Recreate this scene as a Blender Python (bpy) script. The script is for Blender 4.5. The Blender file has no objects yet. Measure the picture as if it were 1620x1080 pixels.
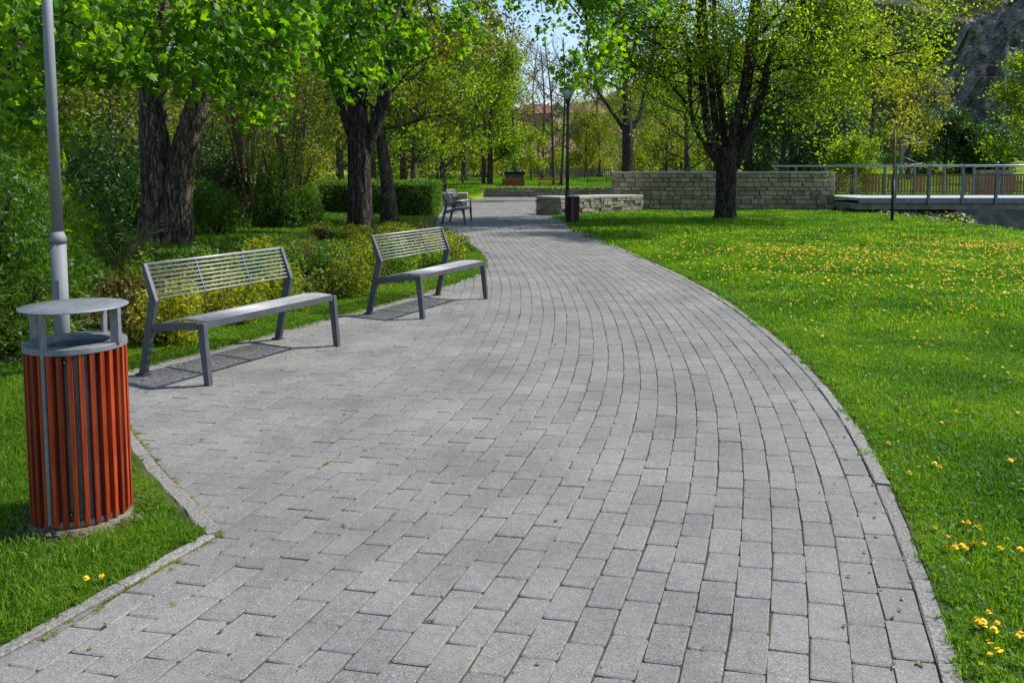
import bpy, math, random
import numpy as np
from mathutils import Vector, Matrix
# ------------------------------------------------------------------ camera, sky, sun
F_PX, PX0, PY0, HC = 1290.0, 810.0, 375.0, 1.6
TH = math.atan(105 / F_PX)
sc = bpy.context.scene
COL = sc.collection
cam = bpy.data.objects.new('camera', bpy.data.cameras.new('camera'))
COL.objects.link(cam)
cam.location = (0, 0, HC)
cam.rotation_euler = (math.pi / 2 - TH, 0, 0)
cam.data.sensor_width = 36
cam.data.lens = 36 * F_PX / 1620
cam.data.shift_y = -(540 - PY0) / 1620
cam.data.clip_start = 0.05
cam.data.clip_end = 3000
sc.camera = cam
SUN_AZ = math.atan2(0.952, 0.306)      # clockwise from +Y
SUN_EL = math.radians(50)
world = bpy.data.worlds.new('World'); sc.world = world
world.use_nodes = True
nt = world.node_tree
sky = nt.nodes.new('ShaderNodeTexSky')
sky.sky_type = 'NISHITA'; sky.sun_disc = False
sky.sun_elevation = SUN_EL; sky.sun_rotation = SUN_AZ
sky.air_density = 1.0; sky.dust_density = 0.6; sky.ozone_density = 1.4
bg = nt.nodes['Background']; bg.inputs['Strength'].default_value = 0.135
nt.links.new(sky.outputs[0], bg.inputs['Color'])
sl = bpy.data.lights.new('sun', 'SUN'); sl.energy = 4.6; sl.angle = math.radians(0.5)
sl.color = (1.0, 0.955, 0.87)
sun = bpy.data.objects.new('sun', sl); COL.objects.link(sun)
sd = Vector((math.sin(SUN_AZ) * math.cos(SUN_EL), math.cos(SUN_AZ) * math.cos(SUN_EL), math.sin(SUN_EL)))
sun.rotation_euler = sd.to_track_quat('Z', 'Y').to_euler()
sun.location = (20, 10, 30)
sc.view_settings.view_transform = 'Standard'
sc.view_settings.look = 'None'
sc.view_settings.exposure = 0.5
sc.view_settings.gamma = 1.0
sc.view_settings.use_curve_mapping = False
sc.cycles.max_bounces = 8
sc.cycles.transparent_max_bounces = 4
sc.cycles.transmission_bounces = 6
sc.cycles.use_adaptive_sampling = True
sc.cycles.use_denoising = True

rng = np.random.default_rng(7)
random.seed(7)


def at(px, py, z=0.0):
    dx = (px - PX0) / F_PX; dy = -(py - PY0) / F_PX
    c, s = math.cos(TH), math.sin(TH)
    t = (z - HC) / (-s + dy * c)
    return dx * t, (c + dy * s) * t


def xd(px, dist):                      # x of a thing seen at column px, dist metres ahead
    return (px - PX0) / F_PX * dist * 1.004


# ------------------------------------------------------------------ object helpers
def mesh_np(name, V, faces, smooth=False, rnd=None):
    """faces: list of int arrays (n,k)"""
    V = np.asarray(V, np.float32)
    me = bpy.data.meshes.new(name)
    faces = [np.asarray(f, np.int32) for f in faces if len(f)]
    nl = sum(f.size for f in faces); nf = sum(len(f) for f in faces)
    me.vertices.add(len(V)); me.vertices.foreach_set('co', V.ravel())
    me.loops.add(nl); me.polygons.add(nf)
    me.loops.foreach_set('vertex_index', np.concatenate([f.ravel() for f in faces]))
    sizes = np.concatenate([np.full(len(f), f.shape[1], np.int32) for f in faces])
    me.polygons.foreach_set('loop_start', np.concatenate([[0], np.cumsum(sizes)[:-1]]).astype(np.int32))
    me.polygons.foreach_set('use_smooth', np.full(nf, smooth))
    if rnd is not None:
        a = me.attributes.new('rnd', 'FLOAT', 'POINT')
        a.data.foreach_set('value', np.asarray(rnd, np.float32))
    me.update(calc_edges=True)
    return me


def link(name, me, mat=None, parent=None, loc=None, rot=None, scale=None, kind=None):
    o = bpy.data.objects.new(name, me)
    COL.objects.link(o)
    if mat is not None and me is not None and not me.materials:
        me.materials.append(mat)
    if parent is not None: o.parent = parent
    if loc is not None: o.location = loc
    if rot is not None: o.rotation_euler = rot
    if scale is not None: o.scale = scale
    if kind: o['kind'] = kind
    return o


def empty(name, loc, rz=0.0):
    o = bpy.data.objects.new(name, None); COL.objects.link(o)
    o.location = loc; o.rotation_euler = (0, 0, rz)
    o.empty_display_size = 0.1
    return o


def tag(o, label, cat, group=None):
    o['label'] = label; o['category'] = cat
    if group: o['group'] = group
    return o


def copy_tree(o, parent=None):
    c = o.copy(); COL.objects.link(c); c.parent = parent
    for ch in list(o.children): copy_tree(ch, c)
    return c


class MB:
    """collects quads/tris shapes in one mesh"""
    def __init__(self): self.v = []; self.q = []; self.t = []; self.n = 0; self.ng = []
    def add(self, V, Q=None, T=None):
        V = np.asarray(V, float)
        if Q is not None and len(Q): self.q.append(np.asarray(Q, int) + self.n)
        if T is not None and len(T): self.t.append(np.asarray(T, int) + self.n)
        self.v.append(V); self.n += len(V)
    def box(self, c, s, rz=0.0, R=None):
        h = np.array(s) / 2
        P = np.array([[x, y, z] for z in (-1, 1) for y in (-1, 1) for x in (-1, 1)]) * h
        if R is None:
            a, b = math.cos(rz), math.sin(rz); R = np.array([[a, -b, 0], [b, a, 0], [0, 0, 1]])
        self.add(P @ np.asarray(R).T + np.array(c), [[0, 2, 3, 1], [4, 5, 7, 6], [0, 1, 5, 4], [2, 6, 7, 3], [0, 4, 6, 2], [1, 3, 7, 5]])
    def bar(self, p0, p1, w, h, up=(0, 0, 1)):
        p0 = np.array(p0, float); p1 = np.array(p1, float)
        d = p1 - p0; L = np.linalg.norm(d); d /= L
        s = np.cross(d, up); s /= np.linalg.norm(s); u = np.cross(s, d)
        self.box((p0 + p1) / 2, (w, L, h), R=np.stack([s, d, u], 1))
    def tube(self, P, r, k=8, cap=True, prof=None):
        V, Q, T = tube_geo(np.asarray(P, float), np.broadcast_to(r, len(P)), k, cap, prof)
        self.add(V, Q, T)
    def mesh(self, name, smooth=False, rnd=None):
        fs = []
        if self.q: fs.append(np.concatenate(self.q))
        if self.t: fs.append(np.concatenate(self.t))
        return mesh_np(name, np.concatenate(self.v), fs, smooth, rnd)
    def build(self, name, mat, parent=None, smooth=False, bevel=0, kind=None, rnd=None):
        o = link(name, self.mesh(name, smooth, rnd), mat, parent, kind=kind)
        if bevel:
            m = o.modifiers.new('bevel', 'BEVEL'); m.width = bevel; m.segments = 2; m.limit_method = 'ANGLE'
        return o


def tube_geo(P, R, k, cap=True, prof=None):
    n = len(P)
    D = np.gradient(P, axis=0); D /= np.linalg.norm(D, axis=1)[:, None] + 1e-9
    ref = np.array([1.0, 0, 0]) if abs(D[0][0]) < 0.8 else np.array([0, 1.0, 0])
    S = np.cross(D, ref); S /= np.linalg.norm(S, axis=1)[:, None] + 1e-9
    U = np.cross(D, S)
    a = np.arange(k) / k * 2 * math.pi
    rr = R[:, None] * (np.ones((n, k)) if prof is None else prof)
    V = P[:, None, :] + (S[:, None, :] * np.cos(a)[None, :, None] + U[:, None, :] * np.sin(a)[None, :, None]) * rr[:, :, None]
    V = V.reshape(-1, 3)
    i = np.arange(n - 1)[:, None] * k; j = np.arange(k)[None, :]; j2 = (j + 1) % k
    Q = np.stack([i + j, i + k + j, i + k + j2, i + j2], -1).reshape(-1, 4)
    T = []
    if cap:
        b = len(V); V = np.concatenate([V, P[:1], P[-1:]])
        jj = np.arange(k); kk = (jj + 1) % k
        T = np.concatenate([np.stack([np.full(k, b), jj, kk], 1), np.stack([np.full(k, b + 1), (n - 1) * k + kk, (n - 1) * k + jj], 1)])
    return V, Q, T


# ------------------------------------------------------------------ materials
def new_mat(name):
    m = bpy.data.materials.new(name); m.use_nodes = True
    n = m.node_tree.nodes; l = m.node_tree.links
    return m, n, l, n['Principled BSDF']


def nd(n, t, **kw):
    x = n.new(t)
    for k, v in kw.items():
        if hasattr(x, k): setattr(x, k, v)
        else: x.inputs[k].default_value = v
    return x


def ramp(n, stops):
    r = n.new('ShaderNodeValToRGB'); e = r.color_ramp.elements
    while len(e) < len(stops): e.new(0.5)
    for el, (p, c) in zip(e, stops):
        el.position = p; el.color = (c[0], c[1], c[2], 1)
    return r


def noise_mat(name, c1, c2, scale=5, rough=0.8, bump=0.3, bscale=60, metallic=0.0, detail=6, c3=None, rand=0.0, spec=0.3, stretch=None, dist=0.01, lo=0.35, hi=0.65):
    m, n, l, p = new_mat(name)
    tc = n.new('ShaderNodeTexCoord'); src = tc.outputs['Object']
    if stretch:
        mp = n.new('ShaderNodeMapping'); mp.inputs['Scale'].default_value = stretch
        l.new(src, mp.inputs['Vector']); src = mp.outputs[0]
    nz = nd(n, 'ShaderNodeTexNoise', Scale=scale, Detail=detail, Roughness=0.6); l.new(src, nz.inputs['Vector'])
    st = [(lo, c1), (hi, c2)] if c3 is None else [(lo, c1), ((lo + hi) / 2, c2), (hi, c3)]
    r = ramp(n, st); l.new(nz.outputs['Fac'], r.inputs[0])
    col = r.outputs[0]
    if rand:
        oi = n.new('ShaderNodeObjectInfo'); at_ = nd(n, 'ShaderNodeAttribute', attribute_name='rnd')
        ad = nd(n, 'ShaderNodeMath', operation='ADD'); l.new(oi.outputs['Random'], ad.inputs[0]); l.new(at_.outputs['Fac'], ad.inputs[1])
        fr = nd(n, 'ShaderNodeMath', operation='FRACT'); l.new(ad.outputs[0], fr.inputs[0])
        mr = nd(n, 'ShaderNodeMapRange'); mr.inputs['To Min'].default_value = 1 - rand; mr.inputs['To Max'].default_value = 1 + rand
        l.new(fr.outputs[0], mr.inputs['Value'])
        mx = nd(n, 'ShaderNodeVectorMath', operation='SCALE'); l.new(col, mx.inputs[0]); l.new(mr.outputs[0], mx.inputs['Scale']); col = mx.outputs[0]
    l.new(col, p.inputs['Base Color'])
    p.inputs['Roughness'].default_value = rough; p.inputs['Metallic'].default_value = metallic
    p.inputs['Specular IOR Level'].default_value = spec
    if bump:
        bn = nd(n, 'ShaderNodeTexNoise', Scale=bscale, Detail=5, Roughness=0.65); l.new(src, bn.inputs['Vector'])
        b = nd(n, 'ShaderNodeBump', Strength=bump, Distance=dist); l.new(bn.outputs['Fac'], b.inputs['Height']); l.new(b.outputs[0], p.inputs['Normal'])
    return m


def leaf_mat(name, c_dark, c_mid, c_lite, trans=0.45, tc_=None, rough=0.45, spec=0.35, world=False):
    m, n, l, p = new_mat(name)
    at_ = nd(n, 'ShaderNodeAttribute', attribute_name='rnd')
    geo = n.new('ShaderNodeNewGeometry')
    nz = nd(n, 'ShaderNodeTexNoise', Scale=0.9, Detail=2); l.new(geo.outputs['Position'], nz.inputs['Vector'])
    mr_ = nd(n, 'ShaderNodeMapRange'); mr_.clamp = False; mr_.inputs['From Min'].default_value = 0.25; mr_.inputs['From Max'].default_value = 0.75; l.new(nz.outputs['Fac'], mr_.inputs['Value'])
    ad = nd(n, 'ShaderNodeMath', operation='ADD'); l.new(at_.outputs['Fac'], ad.inputs[0]); l.new(mr_.outputs[0], ad.inputs[1])
    ml = nd(n, 'ShaderNodeMath', operation='MULTIPLY'); ml.inputs[1].default_value = 0.5; l.new(ad.outputs[0], ml.inputs[0])
    r = ramp(n, [(0.2, c_dark), (0.5, c_mid), (0.78, c_lite)]); l.new(ml.outputs[0], r.inputs[0])
    l.new(r.outputs[0], p.inputs['Base Color'])
    p.inputs['Roughness'].default_value = rough; p.inputs['Specular IOR Level'].default_value = spec
    tr = n.new('ShaderNodeBsdfTranslucent')
    vm = nd(n, 'ShaderNodeVectorMath', operation='MULTIPLY'); vm.inputs[1].default_value = tc_ or (2.6, 2.4, 0.7)
    l.new(r.outputs[0], vm.inputs[0]); l.new(vm.outputs[0], tr.inputs['Color'])
    mx = n.new('ShaderNodeMixShader'); mx.inputs[0].default_value = trans
    l.new(p.outputs[0], mx.inputs[1]); l.new(tr.outputs[0], mx.inputs[2])
    l.new(mx.outputs[0], n['Material Output'].inputs[0])
    return m


def paver_mat():
    m, n, l, p = new_mat('concrete_paver')
    geo = n.new('ShaderNodeNewGeometry'); P = geo.outputs['Position']
    oi = n.new('ShaderNodeObjectInfo'); at_ = nd(n, 'ShaderNodeAttribute', attribute_name='rnd')
    ad = nd(n, 'ShaderNodeMath', operation='ADD'); l.new(oi.outputs['Random'], ad.inputs[0]); l.new(at_.outputs['Fac'], ad.inputs[1])
    fr = nd(n, 'ShaderNodeMath', operation='FRACT'); l.new(ad.outputs[0], fr.inputs[0])
    nz = nd(n, 'ShaderNodeTexNoise', Scale=1.3, Detail=8, Roughness=0.62); l.new(P, nz.inputs['Vector'])
    r1 = ramp(n, [(0.3, (0.136, 0.134, 0.131)), (0.5, (0.175, 0.172, 0.167)), (0.72, (0.222, 0.217, 0.208))]); l.new(nz.outputs['Fac'], r1.inputs[0])
    mr = nd(n, 'ShaderNodeMapRange'); mr.inputs['To Min'].default_value = 0.91; mr.inputs['To Max'].default_value = 1.08; l.new(fr.outputs[0], mr.inputs['Value'])
    s1 = nd(n, 'ShaderNodeVectorMath', operation='SCALE'); l.new(r1.outputs[0], s1.inputs[0]); l.new(mr.outputs[0], s1.inputs['Scale'])
    # fine aggregate
    n2 = nd(n, 'ShaderNodeTexNoise', Scale=120, Detail=5, Roughness=0.85); l.new(P, n2.inputs['Vector'])
    r2 = ramp(n, [(0.30, (0.38, 0.38, 0.38)), (0.5, (1, 1, 1)), (0.68, (1.75, 1.75, 1.72))]); l.new(n2.outputs['Fac'], r2.inputs[0])
    m1 = nd(n, 'ShaderNodeVectorMath', operation='MULTIPLY'); l.new(s1.outputs[0], m1.inputs[0]); l.new(r2.outputs[0], m1.inputs[1])
    n5 = nd(n, 'ShaderNodeTexNoise', Scale=26, Detail=6, Roughness=0.75); l.new(P, n5.inputs['Vector'])
    r5 = ramp(n, [(0.3, (0.78, 0.78, 0.78)), (0.5, (1, 1, 1)), (0.7, (1.2, 1.2, 1.19))]); l.new(n5.outputs['Fac'], r5.inputs[0])
    m5 = nd(n, 'ShaderNodeVectorMath', operation='MULTIPLY'); l.new(m1.outputs[0], m5.inputs[0]); l.new(r5.outputs[0], m5.inputs[1])
    # white grit specks
    vo = nd(n, 'ShaderNodeTexVoronoi', Scale=55.0); l.new(P, vo.inputs['Vector'])
    lt = nd(n, 'ShaderNodeMath', operation='LESS_THAN'); lt.inputs[1].default_value = 0.14; l.new(vo.outputs['Distance'], lt.inputs[0])
    wn = nd(n, 'ShaderNodeTexWhiteNoise', noise_dimensions='3D'); l.new(vo.outputs['Position'], wn.inputs['Vector'])
    gt = nd(n, 'ShaderNodeMath', operation='GREATER_THAN'); gt.inputs[1].default_value = 0.80; l.new(wn.outputs['Value'], gt.inputs[0])
    mu = nd(n, 'ShaderNodeMath', operation='MULTIPLY'); l.new(lt.outputs[0], mu.inputs[0]); l.new(gt.outputs[0], mu.inputs[1])
    mx = n.new('ShaderNodeMix'); mx.data_type = 'RGBA'; l.new(mu.outputs[0], mx.inputs[0]); l.new(m5.outputs[0], mx.inputs[6]); mx.inputs[7].default_value = (0.42, 0.42, 0.4, 1)
    # tan dirt patches
    n3 = nd(n, 'ShaderNodeTexNoise', Scale=2.6, Detail=7, Roughness=0.7); l.new(P, n3.inputs['Vector'])
    r3 = ramp(n, [(0.52, (0, 0, 0)), (0.74, (0.6, 0.6, 0.6))]); l.new(n3.outputs['Fac'], r3.inputs[0])
    mx2 = n.new('ShaderNodeMix'); mx2.data_type = 'RGBA'; l.new(r3.outputs[0], mx2.inputs[0]); l.new(mx.outputs[2], mx2.inputs[6]); mx2.inputs[7].default_value = (0.205, 0.19, 0.165, 1)
    l.new(mx2.outputs[2], p.inputs['Base Color'])
    p.inputs['Roughness'].default_value = 0.88; p.inputs['Specular IOR Level'].default_value = 0.25
    b = nd(n, 'ShaderNodeBump', Strength=0.55, Distance=0.003); l.new(n2.outputs['Fac'], b.inputs['Height'])
    b2 = nd(n, 'ShaderNodeBump', Strength=0.35, Distance=0.01); l.new(n5.outputs['Fac'], b2.inputs['Height']); l.new(b.outputs[0], b2.inputs['Normal'])
    l.new(b2.outputs[0], p.inputs['Normal'])
    return m


M = {}
M['paver'] = paver_mat()
M['bed'] = noise_mat('joint_sand_and_moss', (0.045, 0.042, 0.032), (0.06, 0.065, 0.022), 9, 1.0, 0.6, 200, c3=(0.12, 0.105, 0.08))
M['kerb'] = noise_mat('kerb_concrete', (0.13, 0.125, 0.115), (0.34, 0.33, 0.31), 75, 0.9, 0.9, 140, rand=0.12, detail=8)
M['soil'] = noise_mat('dark_soil', (0.03, 0.024, 0.014), (0.075, 0.06, 0.03), 4, 1.0, 0.8, 60, c3=(0.06, 0.075, 0.02))
M['lawn'] = noise_mat('lawn_ground', (0.022, 0.04, 0.006), (0.05, 0.085, 0.01), 3, 1.0, 1.0, 130, c3=(0.09, 0.11, 0.02), detail=10)
M['meadow'] = noise_mat('meadow', (0.05, 0.13, 0.006), (0.13, 0.22, 0.01), 0.45, 1.0, 1.0, 60, c3=(0.26, 0.25, 0.015), detail=10)
M['bench'] = noise_mat('grey_painted_steel', (0.085, 0.092, 0.105), (0.12, 0.127, 0.14), 7, 0.55, 0.08, 300, metallic=0.55, spec=0.5)
M['benchlite'] = noise_mat('silver_grey_steel', (0.27, 0.275, 0.285), (0.36, 0.365, 0.375), 9, 0.5, 0.05, 200, metallic=0.4, spec=0.5)
M['lid'] = noise_mat('pale_grey_powder_coat', (0.16, 0.175, 0.19), (0.235, 0.25, 0.265), 22, 0.5, 0.15, 300, metallic=0.3, spec=0.45, detail=9)
M['pole'] = noise_mat('lamp_post_grey', (0.17, 0.185, 0.2), (0.23, 0.245, 0.26), 5, 0.7, 0.1, 60, metallic=0.1, spec=0.4, stretch=(1, 1, 0.3))
M['darkpole'] = noise_mat('dark_green_grey_paint', (0.035, 0.05, 0.045), (0.06, 0.075, 0.07), 5, 0.5, 0.1, 60, metallic=0.2)
M['redwood'] = noise_mat('red_stained_wood', (0.14, 0.013, 0.004), (0.26, 0.032, 0.007), 14, 0.5, 0.5, 90, rand=0.38, stretch=(4, 4, 0.18), detail=8, dist=0.004, c3=(0.37, 0.065, 0.012))
M['darkred'] = noise_mat('weathered_dark_red_wood', (0.045, 0.012, 0.014), (0.10, 0.022, 0.025), 10, 0.6, 0.3, 60, rand=0.2, stretch=(1, 1, 0.3))
M['galv'] = noise_mat('galvanised_body', (0.20, 0.20, 0.20), (0.36, 0.36, 0.35), 20, 0.6, 0.35, 90, metallic=0.35, detail=8, stretch=(1, 1, .4))
M['bluebag'] = noise_mat('blue_grey_liner', (0.03, 0.06, 0.1), (0.12, 0.19, 0.28), 14, 0.35, 0.8, 25, spec=0.5)
M['bolt'] = noise_mat('bolt_steel', (0.1, 0.1, 0.1), (0.3, 0.28, 0.25), 60, 0.35, 0, metallic=0.9)
M['footing'] = noise_mat('earthy_footing', (0.07, 0.05, 0.03), (0.14, 0.11, 0.075), 14, 1.0, 0.6, 60, c3=(0.2, 0.18, 0.14))
M['concrete'] = noise_mat('concrete', (0.16, 0.155, 0.14), (0.28, 0.27, 0.25), 3, 0.9, 0.5, 40, detail=9)
M['darkconcrete'] = noise_mat('stained_concrete', (0.08, 0.075, 0.065), (0.2, 0.185, 0.16), 2.5, 0.95, 0.5, 25, detail=9)
M['stone'] = noise_mat('limestone_block', (0.17, 0.145, 0.10), (0.31, 0.265, 0.185), 7, 0.92, 0.8, 30, c3=(0.43, 0.38, 0.28), rand=0.33, detail=8, dist=0.02)
M['stonelite'] = noise_mat('pale_rough_stone', (0.24, 0.205, 0.145), (0.40, 0.35, 0.26), 7, 0.92, 0.9, 24, c3=(0.5, 0.45, 0.35), rand=0.25, detail=8, dist=0.03)
M['mortar'] = noise_mat('mortar', (0.05, 0.045, 0.035), (0.10, 0.09, 0.07), 12, 1.0, 0.5, 50)
M['cope'] = noise_mat('coping_stone', (0.3, 0.28, 0.24), (0.45, 0.43, 0.38), 6, 0.9, 0.6, 40, rand=0.15, detail=8)
M['bark'] = noise_mat('brown_grey_bark', (0.032, 0.025, 0.019), (0.10, 0.08, 0.06), 7, 0.95, 1.0, 14, c3=(0.21, 0.17, 0.13), stretch=(2.2, 2.2, 0.45), detail=9, dist=0.06)
M['bark_'] = 0
M['barkdark'] = noise_mat('dark_bark', (0.014, 0.012, 0.010), (0.045, 0.038, 0.03), 8, 0.95, 1.0, 16, c3=(0.09, 0.078, 0.06), stretch=(2.2, 2.2, 0.4), detail=9, dist=0.05)
M['barkgreen'] = noise_mat('lichen_bark', (0.03, 0.028, 0.018), (0.075, 0.07, 0.045), 8, 0.95, 1.0, 16, c3=(0.14, 0.13, 0.09), stretch=(2.2, 2.2, 0.5), detail=9, dist=0.05)
del M['bark_']
for kb in ('bark', 'barkdark', 'barkgreen'):
    n_ = M[kb].node_tree.nodes; l_ = M[kb].node_tree.links; p_ = n_['Principled BSDF']
    tc_ = n_.new('ShaderNodeTexCoord'); mp_ = n_.new('ShaderNodeMapping'); mp_.inputs['Scale'].default_value = (1, 1, 0.22); l_.new(tc_.outputs['Object'], mp_.inputs[0])
    nz_ = nd(n_, 'ShaderNodeTexNoise', Scale=6, Detail=3); l_.new(tc_.outputs['Object'], nz_.inputs[0])
    va_ = nd(n_, 'ShaderNodeVectorMath', operation='MULTIPLY_ADD'); va_.inputs[1].default_value = (0.08, 0.08, 0.08); l_.new(nz_.outputs['Color'], va_.inputs[0]); l_.new(mp_.outputs[0], va_.inputs[2])
    vo_ = nd(n_, 'ShaderNodeTexVoronoi', feature='DISTANCE_TO_EDGE', Scale=17.0); l_.new(va_.outputs[0], vo_.inputs[0])
    mr_ = nd(n_, 'ShaderNodeMapRange'); mr_.inputs['From Max'].default_value = 0.14; l_.new(vo_.outputs['Distance'], mr_.inputs['Value'])
    bp_ = nd(n_, 'ShaderNodeBump', Strength=1.0, Distance=0.03); l_.new(mr_.outputs[0], bp_.inputs['Height']); l_.new(p_.inputs['Normal'].links[0].from_socket, bp_.inputs['Normal']); l_.new(bp_.outputs[0], p_.inputs['Normal'])
    old = p_.inputs['Base Color'].links[0].from_socket; sc_ = nd(n_, 'ShaderNodeVectorMath', operation='SCALE'); mc_ = nd(n_, 'ShaderNodeMapRange'); mc_.inputs['To Min'].default_value = 0.45; mc_.inputs['To Max'].default_value = 1.35; l_.new(mr_.outputs[0], mc_.inputs['Value'])
    l_.new(old, sc_.inputs[0]); l_.new(mc_.outputs[0], sc_.inputs['Scale']); l_.new(sc_.outputs[0], p_.inputs['Base Color'])
M['twig'] = noise_mat('bare_twigs', (0.06, 0.045, 0.03), (0.14, 0.11, 0.08), 8, 0.95, 0)
M['maple'] = leaf_mat('maple_leaf', (0.036, 0.115, 0.006), (0.078, 0.19, 0.009), (0.16, 0.29, 0.014), 0.55, (2.4, 2.2, 0.6))
M['fresh'] = leaf_mat('fresh_leaf', (0.055, 0.125, 0.006), (0.11, 0.195, 0.008), (0.19, 0.28, 0.012), 0.55, (2.5, 2.2, 0.5))
M['lime'] = leaf_mat('lime_leaf', (0.06, 0.14, 0.006), (0.122, 0.222, 0.009), (0.21, 0.31, 0.014), 0.62, (2.5, 2.2, 0.6))
M['yellow'] = leaf_mat('yellow_green_leaf', (0.09, 0.13, 0.008), (0.17, 0.20, 0.010), (0.28, 0.28, 0.014), 0.5, (2.0, 1.9, 0.6))
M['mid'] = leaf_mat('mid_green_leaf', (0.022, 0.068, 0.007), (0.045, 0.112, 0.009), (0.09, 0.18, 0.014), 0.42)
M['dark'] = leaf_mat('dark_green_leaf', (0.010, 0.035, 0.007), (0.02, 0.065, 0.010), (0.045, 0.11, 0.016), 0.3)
M['hedge'] = leaf_mat('hedge_leaf', (0.025, 0.075, 0.006), (0.06, 0.145, 0.008), (0.13, 0.24, 0.014), 0.35)
M['gold'] = leaf_mat('golden_leaf', (0.09, 0.14, 0.008), (0.21, 0.25, 0.010), (0.45, 0.42, 0.016), 0.4, (1.6, 1.6, 0.5))
M['bronze'] = leaf_mat('bronze_leaf', (0.04, 0.035, 0.01), (0.085, 0.075, 0.015), (0.17, 0.15, 0.03), 0.35, (1.7, 1.6, .7))
M['olive'] = leaf_mat('olive_leaf', (0.05, 0.085, 0.008), (0.11, 0.15, 0.010), (0.22, 0.25, 0.016), 0.45)
M['ivy'] = leaf_mat('ivy_leaf', (0.03, 0.07, 0.01), (0.09, 0.14, 0.03), (0.3, 0.34, 0.14), 0.2)
M['grass'] = leaf_mat('grass_blade', (0.022, 0.088, 0.003), (0.068, 0.19, 0.005), (0.20, 0.32, 0.012), 0.45, (2.1, 2.05, 0.4), rough=0.5)
M['grassdark'] = leaf_mat('shade_grass_blade', (0.03, 0.10, 0.004), (0.075, 0.18, 0.006), (0.17, 0.27, 0.012), 0.4, (2.0, 2.0, 0.5))
M['straw'] = leaf_mat('straw_blade', (0.2, 0.17, 0.08), (0.3, 0.27, 0.14), (0.42, 0.38, 0.22), 0.3, (1.2, 1.2, 1))
M['petal'] = noise_mat('dandelion_yellow', (0.74, 0.40, 0.004), (0.85, 0.56, 0.01), 30, 0.7, 0)
M['daisy'] = noise_mat('daisy_white', (0.7, 0.7, 0.66), (0.85, 0.85, 0.8), 30, 0.7, 0)
M['litter'] = leaf_mat('dry_leaf', (0.09, 0.035, 0.012), (0.16, 0.08, 0.03), (0.3, 0.19, 0.08), 0.15, (1, 1, 1))
M['rail'] = noise_mat('bridge_steel', (0.13, 0.16, 0.18), (0.2, 0.23, 0.25), 4, 0.5, 0.05, 60, metallic=0.4)
M['railtop'] = noise_mat('bare_steel_tube', (0.42, 0.43, 0.44), (0.55, 0.56, 0.57), 4, 0.35, 0.05, 60, metallic=0.6)
M['baluster'] = noise_mat('brown_bar', (0.16, 0.09, 0.04), (0.27, 0.15, 0.07), 6, 0.6, 0)
M['rust'] = noise_mat('brown_top_rail', (0.09, 0.05, 0.03), (0.15, 0.085, 0.05), 6, 0.6, 0)
M['deckedge'] = noise_mat('white_deck_edge', (0.33, 0.34, 0.35), (0.42, 0.43, 0.44), 5, 0.6, 0.2, 40)
M['orangewood'] = noise_mat('orange_brown_board', (0.22, 0.07, 0.02), (0.34, 0.12, 0.035), 5, 0.7, 0.3, 40, stretch=(1, 1, 4))
M['yellowwood'] = noise_mat('yellow_brown_wood', (0.22, 0.14, 0.03), (0.32, 0.2, 0.05), 5, 0.7, 0.3, 40)
M['stakewood'] = noise_mat('weathered_stake', (0.13, 0.10, 0.05), (0.22, 0.17, 0.09), 5, 0.8, 0.3, 40)
M['roof'] = noise_mat('terracotta_roof', (0.20, 0.10, 0.07), (0.30, 0.16, 0.11), 3, 0.9, 0.6, 12, c3=(0.25, 0.17, 0.13), rand=0.1)
M['plaster'] = noise_mat('yellow_plaster', (0.34, 0.22, 0.08), (0.42, 0.28, 0.11), 1, 0.9, 0.1, 20)
M['plasterw'] = noise_mat('pale_plaster', (0.5, 0.46, 0.4), (0.6, 0.56, 0.5), 1, 0.9, 0.1, 20)
M['glass'] = noise_mat('window_glass', (0.02, 0.025, 0.03), (0.03, 0.035, 0.04), 1, 0.15, 0, spec=0.8)
M['black'] = noise_mat('black_cover', (0.01, 0.01, 0.012), (0.025, 0.025, 0.03), 5, 0.6, 0)
M['wire'] = noise_mat('green_wire', (0.03, 0.06, 0.05), (0.05, 0.09, 0.07), 5, 0.6, 0)
M['lampglass'] = noise_mat('frosted_lamp_glass', (0.45, 0.47, 0.46), (0.55, 0.57, 0.56), 5, 0.35, 0)
M['hill'] = noise_mat('scrub_hillside', (0.035, 0.05, 0.015), (0.08, 0.07, 0.04), 0.06, 1.0, 1.0, 0.8, c3=(0.08, 0.11, 0.02), detail=12)
M['water'] = noise_mat('stream_water', (0.02, 0.03, 0.02), (0.03, 0.04, 0.025), 1, 0.08, 0.3, 6, spec=0.5)


STREAK_X = xd(1542, 88)


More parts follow.
